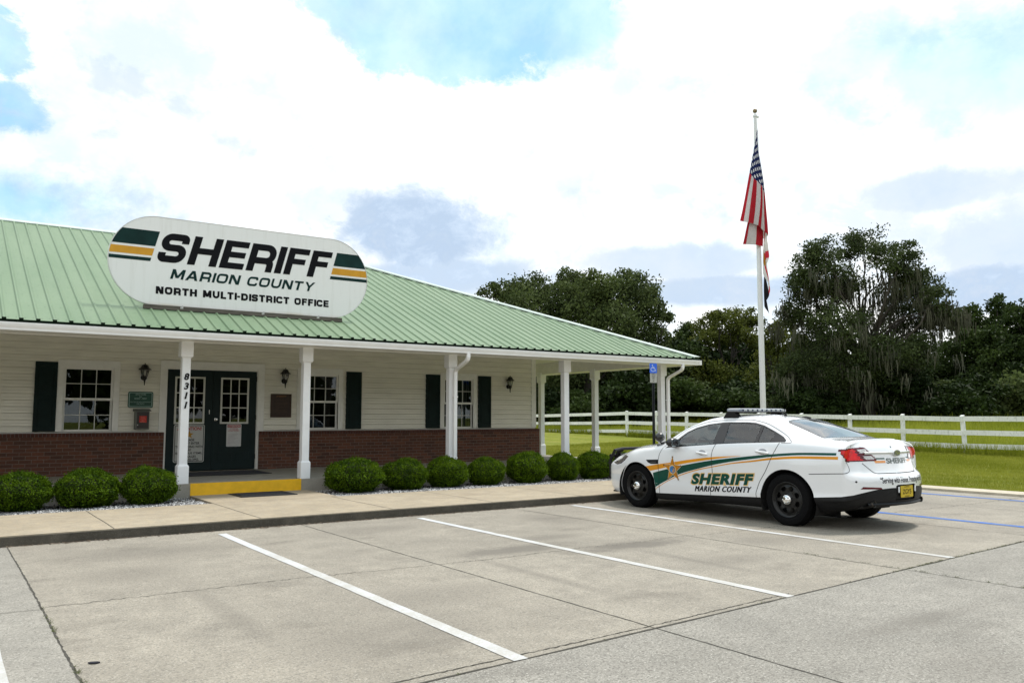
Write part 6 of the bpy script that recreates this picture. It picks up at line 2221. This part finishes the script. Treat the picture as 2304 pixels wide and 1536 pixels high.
# chrome bar
mb = MB()
pts = []
for w in np.linspace(.56, -.56, 25):
    h, n_ = fr(w, 1.005)
    pts.append(h + n_ * .008)
vs, fs = [], []
for i, p_ in enumerate(pts):
    for dx, dz in ((0, -.017), (-.014, -.012), (-.016, .010), (0, .017)): vs.append((p_.x + dx, p_.y, p_.z + dz))
for i in range(len(pts) - 1):
    for k in range(3): fs.append((i * 4 + k, i * 4 + k + 1, i * 4 + 5 + k, i * 4 + 4 + k))
mb.add(vs, fs)
bar = mb.build('chrome_bar', M('satin_silver', (.72, .73, .74), .32, .06, 6, metal=.7), car, True)
h, n_ = fr(0, 1.005)
mb = MB()
el_ = [(.088 * math.cos(b_), .043 * math.sin(b_)) for b_ in np.linspace(0, 2 * PI, 29)[:-1]]
mb.plate(el_, 0, .020, lambda a, b_, c_: (h.x - .012 - c_, h.y - a, h.z + b_))
mb.build('oval_badge', MATS['satin_silver'], bar)
mb = MB(); mb.plate([(q[0] * .87, q[1] * .82) for q in el_], 0, .002, lambda a, b_, c_: (h.x - .0325 - c_, h.y - a, h.z + b_))
mb.build('badge_field', M('badge_field', (.12, .13, .15), .2, .2, coat=.6), bar)
mb = MB()
for pts in ([(-.055, .012), (-.045, .022), (-.02, .024), (.01, .02)], [(-.03, .024), (-.038, 0), (-.05, -.018), (-.06, -.012)], [(-.042, .002), (-.012, .006)], [(-.008, -.012), (.0, .004), (.012, .002), (.01, -.012), (-.004, -.014)], [(.02, -.014), (.024, .002), (.036, .004)], [(.058, .024), (.052, -.014), (.042, -.012), (.044, .002), (.054, .002)]):
    L_, R_ = stroke(pts, .006); n = len(L_)
    mb.add([(h.x - .036, h.y - q[0], h.z + q[1]) for q in L_ + R_], [(i, i + 1, n + i + 1, n + i) for i in range(n - 1)])
mb.build('badge_script', chrome, bar, norm=False)
# number plate
lp = fr(0, .5)[0]
px_ = lp.x + .012
plate_y = M('plate_yellow', (.56, .40, .012), .45, .1, 8)
mb = MB(); mb.plate(rrect(-.152, .152, .432, .582, .012), 0, .003, lambda a, b_, c_: (px_ - .0 - c_, a, b_))
pl = mb.build('number_plate', plate_y, car)
for body_, zc_, w_, h_, m in (('ZGY5', .505, .21, .062, dk), ('FLORIDA', .567, .13, .016, dk), ('SHERIFF', .446, .12, .014, dk)):
    v, f = text_mesh(body_, bold=.015, width=w_, height=h_)
    mb = MB(); mb.add([(px_ - .0042, -q[0], zc_ + q[1]) for q in v], f); mb.build('lettering', m, pl, norm=False)
for w in (.20, -.20):
    mb = MB(); mb.bbox(px_ - .012, px_ + .0, w - .012, w + .012, .50, .572, .004); mb.build('plate_lamp', M('plate_lamp', (.70, .72, .74), .3), car)
# trunk lip
mb = MB()
pts = []
for w in np.linspace(.60, -.60, 21):
    h, n_ = ray_top(-.83 + .11 * abs(w / .6) ** 2.2, w)
    pts.append((h.x, h.y, h.z))
vs, fs = [], []
for x, y, z_ in pts:
    k_ = 1 - abs(y / .6) ** 4
    vs += [(x + .10, y, z_ - .004), (x + .02, y, z_ + .010 * k_), (x - .022 , y, z_ + .012 * k_), (x - .030, y, z_ + .002), (x - .022, y, z_ - .03)]
for i in range(len(pts) - 1):
    for k in range(4): fs.append((i * 5 + k, i * 5 + k + 1, i * 5 + 6 + k, i * 5 + 5 + k))
mb.add(vs, fs)
mb.build('trunk_lip', paint, car, True)
# exhausts
for w in (.58, -.58):
    ex_ = fr(w, .40)[0].x - .012
    mb = MB(); mb.lathe([(.034, ex_ + .005), (.040, ex_), (.040, ex_ + .15), (.034, ex_ + .15)], 18, (0, w, .362), 'x')
    mb.build('exhaust', M('exhaust_steel', (.10, .09, .08), .35, .3, metal=.8), car, True)
# lower diffuser strip
mb = MB()
vs, fs = [], []
for w in np.linspace(.66, -.66, 21):
    h, n_ = fr(w, .38)
    if h is None: continue
    x = h.x
    vs += [(x + .06, w, .325), (x - .006, w, .335), (x - .016, w, .352), (x - .002, w, .372)]
m_ = len(vs) // 4
for i in range(m_ - 1):
    for k in range(3): fs.append((i * 4 + k, i * 4 + k + 1, i * 4 + 5 + k, i * 4 + 4 + k))
mb.add(vs, fs); mb.build('bumper_lip', blackp, car, True)
# ---- wheels
def wheel(x, sd):
    root = link('wheel', None, car, (x, .945 * sd, AZ + .02)); root.empty_display_size = .1
    if sd < 0: root.rotation_euler = (0, 0, PI)
    R = .355
    mb = MB()   # local: outer face towards +y at y = 0
    mb.lathe([(.236, -.225), (.29, -.238), (.335, -.230), (.350, -.205), (R, -.17), (R, -.06), (.350, -.028), (.338, -.008), (.305, .001), (.270, -.002), (.240, -.012), (.234, -.02)], 56, (0, 0, 0), 'y')
    ty = mb.build('tyre', rubber, root, True)
    mb = MB()
    for k in range(56):
        a = 2 * PI * k / 56
        for y0, y1, da in ((-.19, -.125, 0), (-.108, -.045, .05)):
            c_, s_ = math.cos(a + da), math.sin(a + da); t0 = .022
            q = [(R * c_ - s_ * t0, y0, R * s_ + c_ * t0), (R * c_ + s_ * t0, y0, R * s_ - c_ * t0), (R * c_ + s_ * t0, y1, R * s_ - c_ * t0), (R * c_ - s_ * t0, y1, R * s_ + c_ * t0)]
            q2 = [(a_ * 1.018, b_, c2 * 1.018) for a_, b_, c2 in q]
            mb.add(q + q2, [(4, 5, 6, 7), (0, 1, 5, 4), (1, 2, 6, 5), (2, 3, 7, 6), (3, 0, 4, 7)])
    mb.build('tread', rubber, root)
    mb = MB()
    mb.lathe([(.234, -.22), (.215, -.20), (.200, -.10), (.205, -.05), (.225, -.028), (.236, -.014), (.243, -.010), (.238, -.006), (.228, -.010), (.214, -.026), (.204, -.040)], 48, (0, 0, 0), 'y')
    # disc with eight openings
    nA = 64
    prof = [(.204, -.040), (.186, -.038), (.176, -.030), (.135, -.028), (.122, -.034), (.095, -.030), (.055, -.022)]
    vs, fs = [], []
    for r_, y_ in prof:
        for k in range(nA):
            a = 2 * PI * k / nA
            vs.append((r_ * math.cos(a), y_, r_ * math.sin(a)))
    for i in range(len(prof) - 1):
        for k in range(nA):
            if i == 2 and k % 8 in (1, 2, 3, 4, 5): continue
            if i in (1, 3) and k % 8 in (2, 3, 4): continue
            fs.append((i * nA + k, i * nA + (k + 1) % nA, (i + 1) * nA + (k + 1) % nA, (i + 1) * nA + k))
    mb.add(vs, fs)
    for k in range(5):
        a = 2 * PI * k / 5 + .3
        mb.lathe([(0, .004), (.011, .004), (.012, -.03)], 6, (.066 * math.cos(a), -.012, .066 * math.sin(a)), 'y')
    mb.lathe([(0, -.09), (.20, -.09)], 24, (0, 0, 0), 'y')
    mb.build('rim', wheelk, root, True)
    mb = MB(); mb.lathe([(0, .034), (.034, .032), (.060, .022), (.073, .004), (.075, -.022)], 28, (0, 0, 0), 'y')
    for k in range(5):
        a = 2 * PI * k / 5
        mb.ball((.046 * math.cos(a), .023, .046 * math.sin(a)), .013, 8)
    mb.build('hub_cap', chrome, root, True)
    return root


for x in (FWX, RWX):
    for sd in (1, -1): wheel(x, sd)
# arch liners and underbody
linerm = M('arch_liner', (.010, .010, .010), .9, .2, 8)
for x in (FWX, RWX):
    for sd in (1, -1):
        mb = MB()
        n = 22
        vs, fs = [], []
        for k in range(n + 1):
            a = -.35 + (PI + .7) * k / n
            for y_ in (.40, .922):
                vs.append((x + .442 * math.cos(a), y_ * sd, .325 + .442 * math.sin(a)))
        for k in range(n): fs.append((2 * k, 2 * k + 1, 2 * k + 3, 2 * k + 2))
        mb.add(vs, fs)
        mb.add([(x - .47, .405 * sd, .12), (x + .47, .405 * sd, .12), (x + .47, .405 * sd, .80), (x - .47, .405 * sd, .80)], [(0, 1, 2, 3)])
        mb.build('arch_liner', linerm, car)
mb = MB(); mb.box(-.45, 3.7, -.72, .72, .195, .22); mb.box(-.95, -.451, -.70, .70, .30, .33)
for x in (FWX, RWX): mb.tube([(x, -.7, AZ), (x, .7, AZ)], .05, 8)
mb.build('underbody', linerm, car)
# mud guard / inner edge behind rear wheel
# ---- interior
seatm = M('seat_cloth', (.035, .036, .038), .85, .25, 12)
mb = MB(); mb.box(-.3, 2.6, -.80, .80, .30, .36); mb.build('cabin_floor', M('cabin_dark', (.016, .016, .017), .85, .2, 5), car)
for w in (.38, -.38):
    mb = MB()
    mb.bbox(1.35, 1.88, w - .26, w + .26, .45, .64, .05)
    mb.prism([(1.40, .60), (1.24, 1.18), (1.14, 1.17), (1.27, .55)], 1, w - .25, w + .25)
    mb.bbox(1.12, 1.22, w - .13, w + .13, 1.19, 1.36, .035)
    mb.build('seat', seatm, car)
mb = MB(); mb.bbox(.12, .62, -.66, .66, .45, .63, .05); mb.prism([(.18, .60), (-.02, 1.10), (-.14, 1.10), (.02, .55)], 1, -.64, .64)
mb.build('rear_bench', seatm, car)
mb = MB(); mb.prism([(2.62, .60), (2.62, 1.04), (2.30, 1.035), (2.10, .98), (2.08, .85), (2.2, .6)], 1, -.74, .74); mb.build('dashboard', M('dash', (.018, .018, .02), .7), car)
mb = MB()
pts = [(1.93 + .10 * math.sin(a) * .45, .38 + .185 * math.cos(a), .99 + .185 * math.sin(a) * .9) for a in np.linspace(0, 2 * PI, 25)]
mb.tube(pts, .016, 8); mb.tube([(1.93, .20, .99), (1.96, .38, .98), (1.93, .56, .99)], .02, 6); mb.tube([(1.95, .38, .98), (2.15, .38, .90)], .03, 6)
mb.build('steering_wheel', M('dash', (.018, .018, .02), .7), car, True)
mb = MB()
for a in np.linspace(-.60, .60, 9): mb.tube([(1.02, a, .62), (1.0, a * .93, 1.40)], .007, 5)
for z_ in (.62, 1.05, 1.38): mb.tube([(1.03 - (z_ - .6) * .04, -.62, z_), (1.03 - (z_ - .6) * .04, .62, z_)], .012, 6)
mb.build('partition_cage', M('cage_black', (.02, .02, .02), .5), car)
mb = MB(); mb.box(1.01, 1.022, -.62, .62, .55, 1.05); mb.build('partition_panel', M('cabin_dark', (.016, .016, .017), .85), car)
mb = MB(); mb.bbox(2.05, 2.09, -.11, .11, 1.27, 1.345, .015); mb.build('inner_mirror', blackp, car)
mb = MB(); mb.prism([(-.42, 1.13), (-.12, 1.10), (-.12, 1.07), (-.42, 1.10)], 1, -.6, .6); mb.build('parcel_shelf', M('cabin_dark', (.016, .016, .017), .85), car)
# ---- light bar
lbg = M('lightbar_lens', (.20, .23, .29), .12, .35, 30, coat=1.0)
lbx = 1.19
mb = MB()
lens_out = [(lbx - .15, -.50), (lbx - .12, -.58), (lbx + .08, -.60), (lbx + .14, -.52), (lbx + .155, 0), (lbx + .14, .52), (lbx + .08, .60), (lbx - .12, .58), (lbx - .15, .50)]
ins_ = lambda k: [(lbx + (q[0] - lbx) * k, q[1] * (1 - (1 - k) * .4)) for q in lens_out]
mb.prism(ins_(1.0), 2, 1.572, 1.606)
lb = mb.build('light_bar', lbg, car)
mb = MB()
P0, P1 = ins_(.99), ins_(.80)
n = len(P0)
mb.add([(q[0], q[1], 1.6065) for q in P0] + [(q[0], q[1], 1.615) for q in P1], [(i, (i + 1) % n, n + (i + 1) % n, n + i) for i in range(n)] + [tuple(range(n, 2 * n))])
mb.build('clear_dome', M('lightbar_dome', (.42, .45, .50), .1, .15, 20, coat=1.0), lb)
mb = MB(); mb.prism(ins_(.97), 2, 1.558, 1.5718); mb.build('base_tray', M('tray_grey', (.10, .10, .11), .4, metal=.6), lb)
mb = MB()
for w in np.linspace(-.46, .46, 9):
    mb.box(lbx - .156, lbx - .1505, w - .036, w + .036, 1.579, 1.600)
mb.build('lamp_module', M('lamp_module', (.72, .74, .78), .15, .1, 30, metal=.5), lb)
mb = MB()
for w in np.linspace(-.51, .51, 10): mb.box(lbx - .1545, lbx - .1503, w - .012, w + .012, 1.574, 1.605)
mb.build('module_divider', M('tray_blue', (.025, .035, .075), .2, coat=1.0), lb)
for w in (.55, -.55):
    mb = MB()
    zr0 = ray_top(lbx, w)[0].z
    s_ = 1 if w > 0 else -1
    mb.prism([(lbx - .13, zr0 - .02), (lbx - .05, 1.56), (lbx + .09, 1.56), (lbx + .16, zr0 - .02)], 1, w - .05, w + .05)
    mb.build('foot', blackp, lb)
# aerials and roof pod
z_ = ray_top(.62, .10)[0].z
mb = MB(); mb.lathe([(0, 0), (.022, 0), (.022, .02), (.008, .035), (.005, .06), (0, .06)], 12, (.62, .05, z_ - .002)); mb.tube([(.62, .05, z_), (.60, .05, z_ + .09)], [.004, .002], 5)
mb.build('aerial', blackp, car, True)
z_ = ray_top(.46, -.22)[0].z
mb = MB(); mb.ball((.46, -.22, z_), 1, 12, (.10, .035, .024)); mb.build('roof_aerial_pod', blackp, car, True)
# spot lamp on the windscreen pillar
mb = MB(); mb.ball((0, 0, 0), .078, 18, (1.05, 1, 1)); sp_ = mb.build('spot_lamp', M('spot_black', (.012, .012, .012), .25, coat=.5), car, True, (2.47, .83, 1.155))
mb = MB(); mb.tube([(0, 0, -.06), (-.02, -.02, -.10), (-.10, -.10, -.10)], .014, 8); mb.build('spot_bracket', blackp, sp_, True)
# push bumper
mb = MB()
for w in (.36, -.36):
    mb.prism([(3.90, .34), (3.99, .32), (4.02, .50), (4.02, .74), (3.94, .90), (3.87, .93), (3.84, .88), (3.92, .84), (3.96, .72), (3.96, .50)], 1, w - .035, w + .035)
for z_ in (.45, .62, .80):
    mb.tube([(3.985, -.52, z_), (4.0, 0, z_), (3.985, .52, z_)], .026, 10)
mb.tube([(3.88, .60, .40), (3.90, .60, .72), (3.80, .58, .90), (3.84, .36, .92)], .028, 10)
mb.tube([(3.88, -.60, .40), (3.90, -.60, .72), (3.80, -.58, .90), (3.84, -.36, .92)], .028, 10)
mb.tube([(3.84, .36, .92), (3.84, -.36, .92)], .028, 10)
mb.build('push_bumper', blackp, car)
# wipers at the base of the windscreen
mb = MB(); mb.tube([tuple(ray_top(2.66, .60)[0] + Vector((0, 0, .02))), tuple(ray_top(2.55, .1)[0] + Vector((0, 0, .025)))], .008, 5)
mb.tube([tuple(ray_top(2.66, -.0)[0] + Vector((0, 0, .02))), tuple(ray_top(2.52, -.5)[0] + Vector((0, 0, .025)))], .008, 5)
mb.build('wiper', blackp, car)
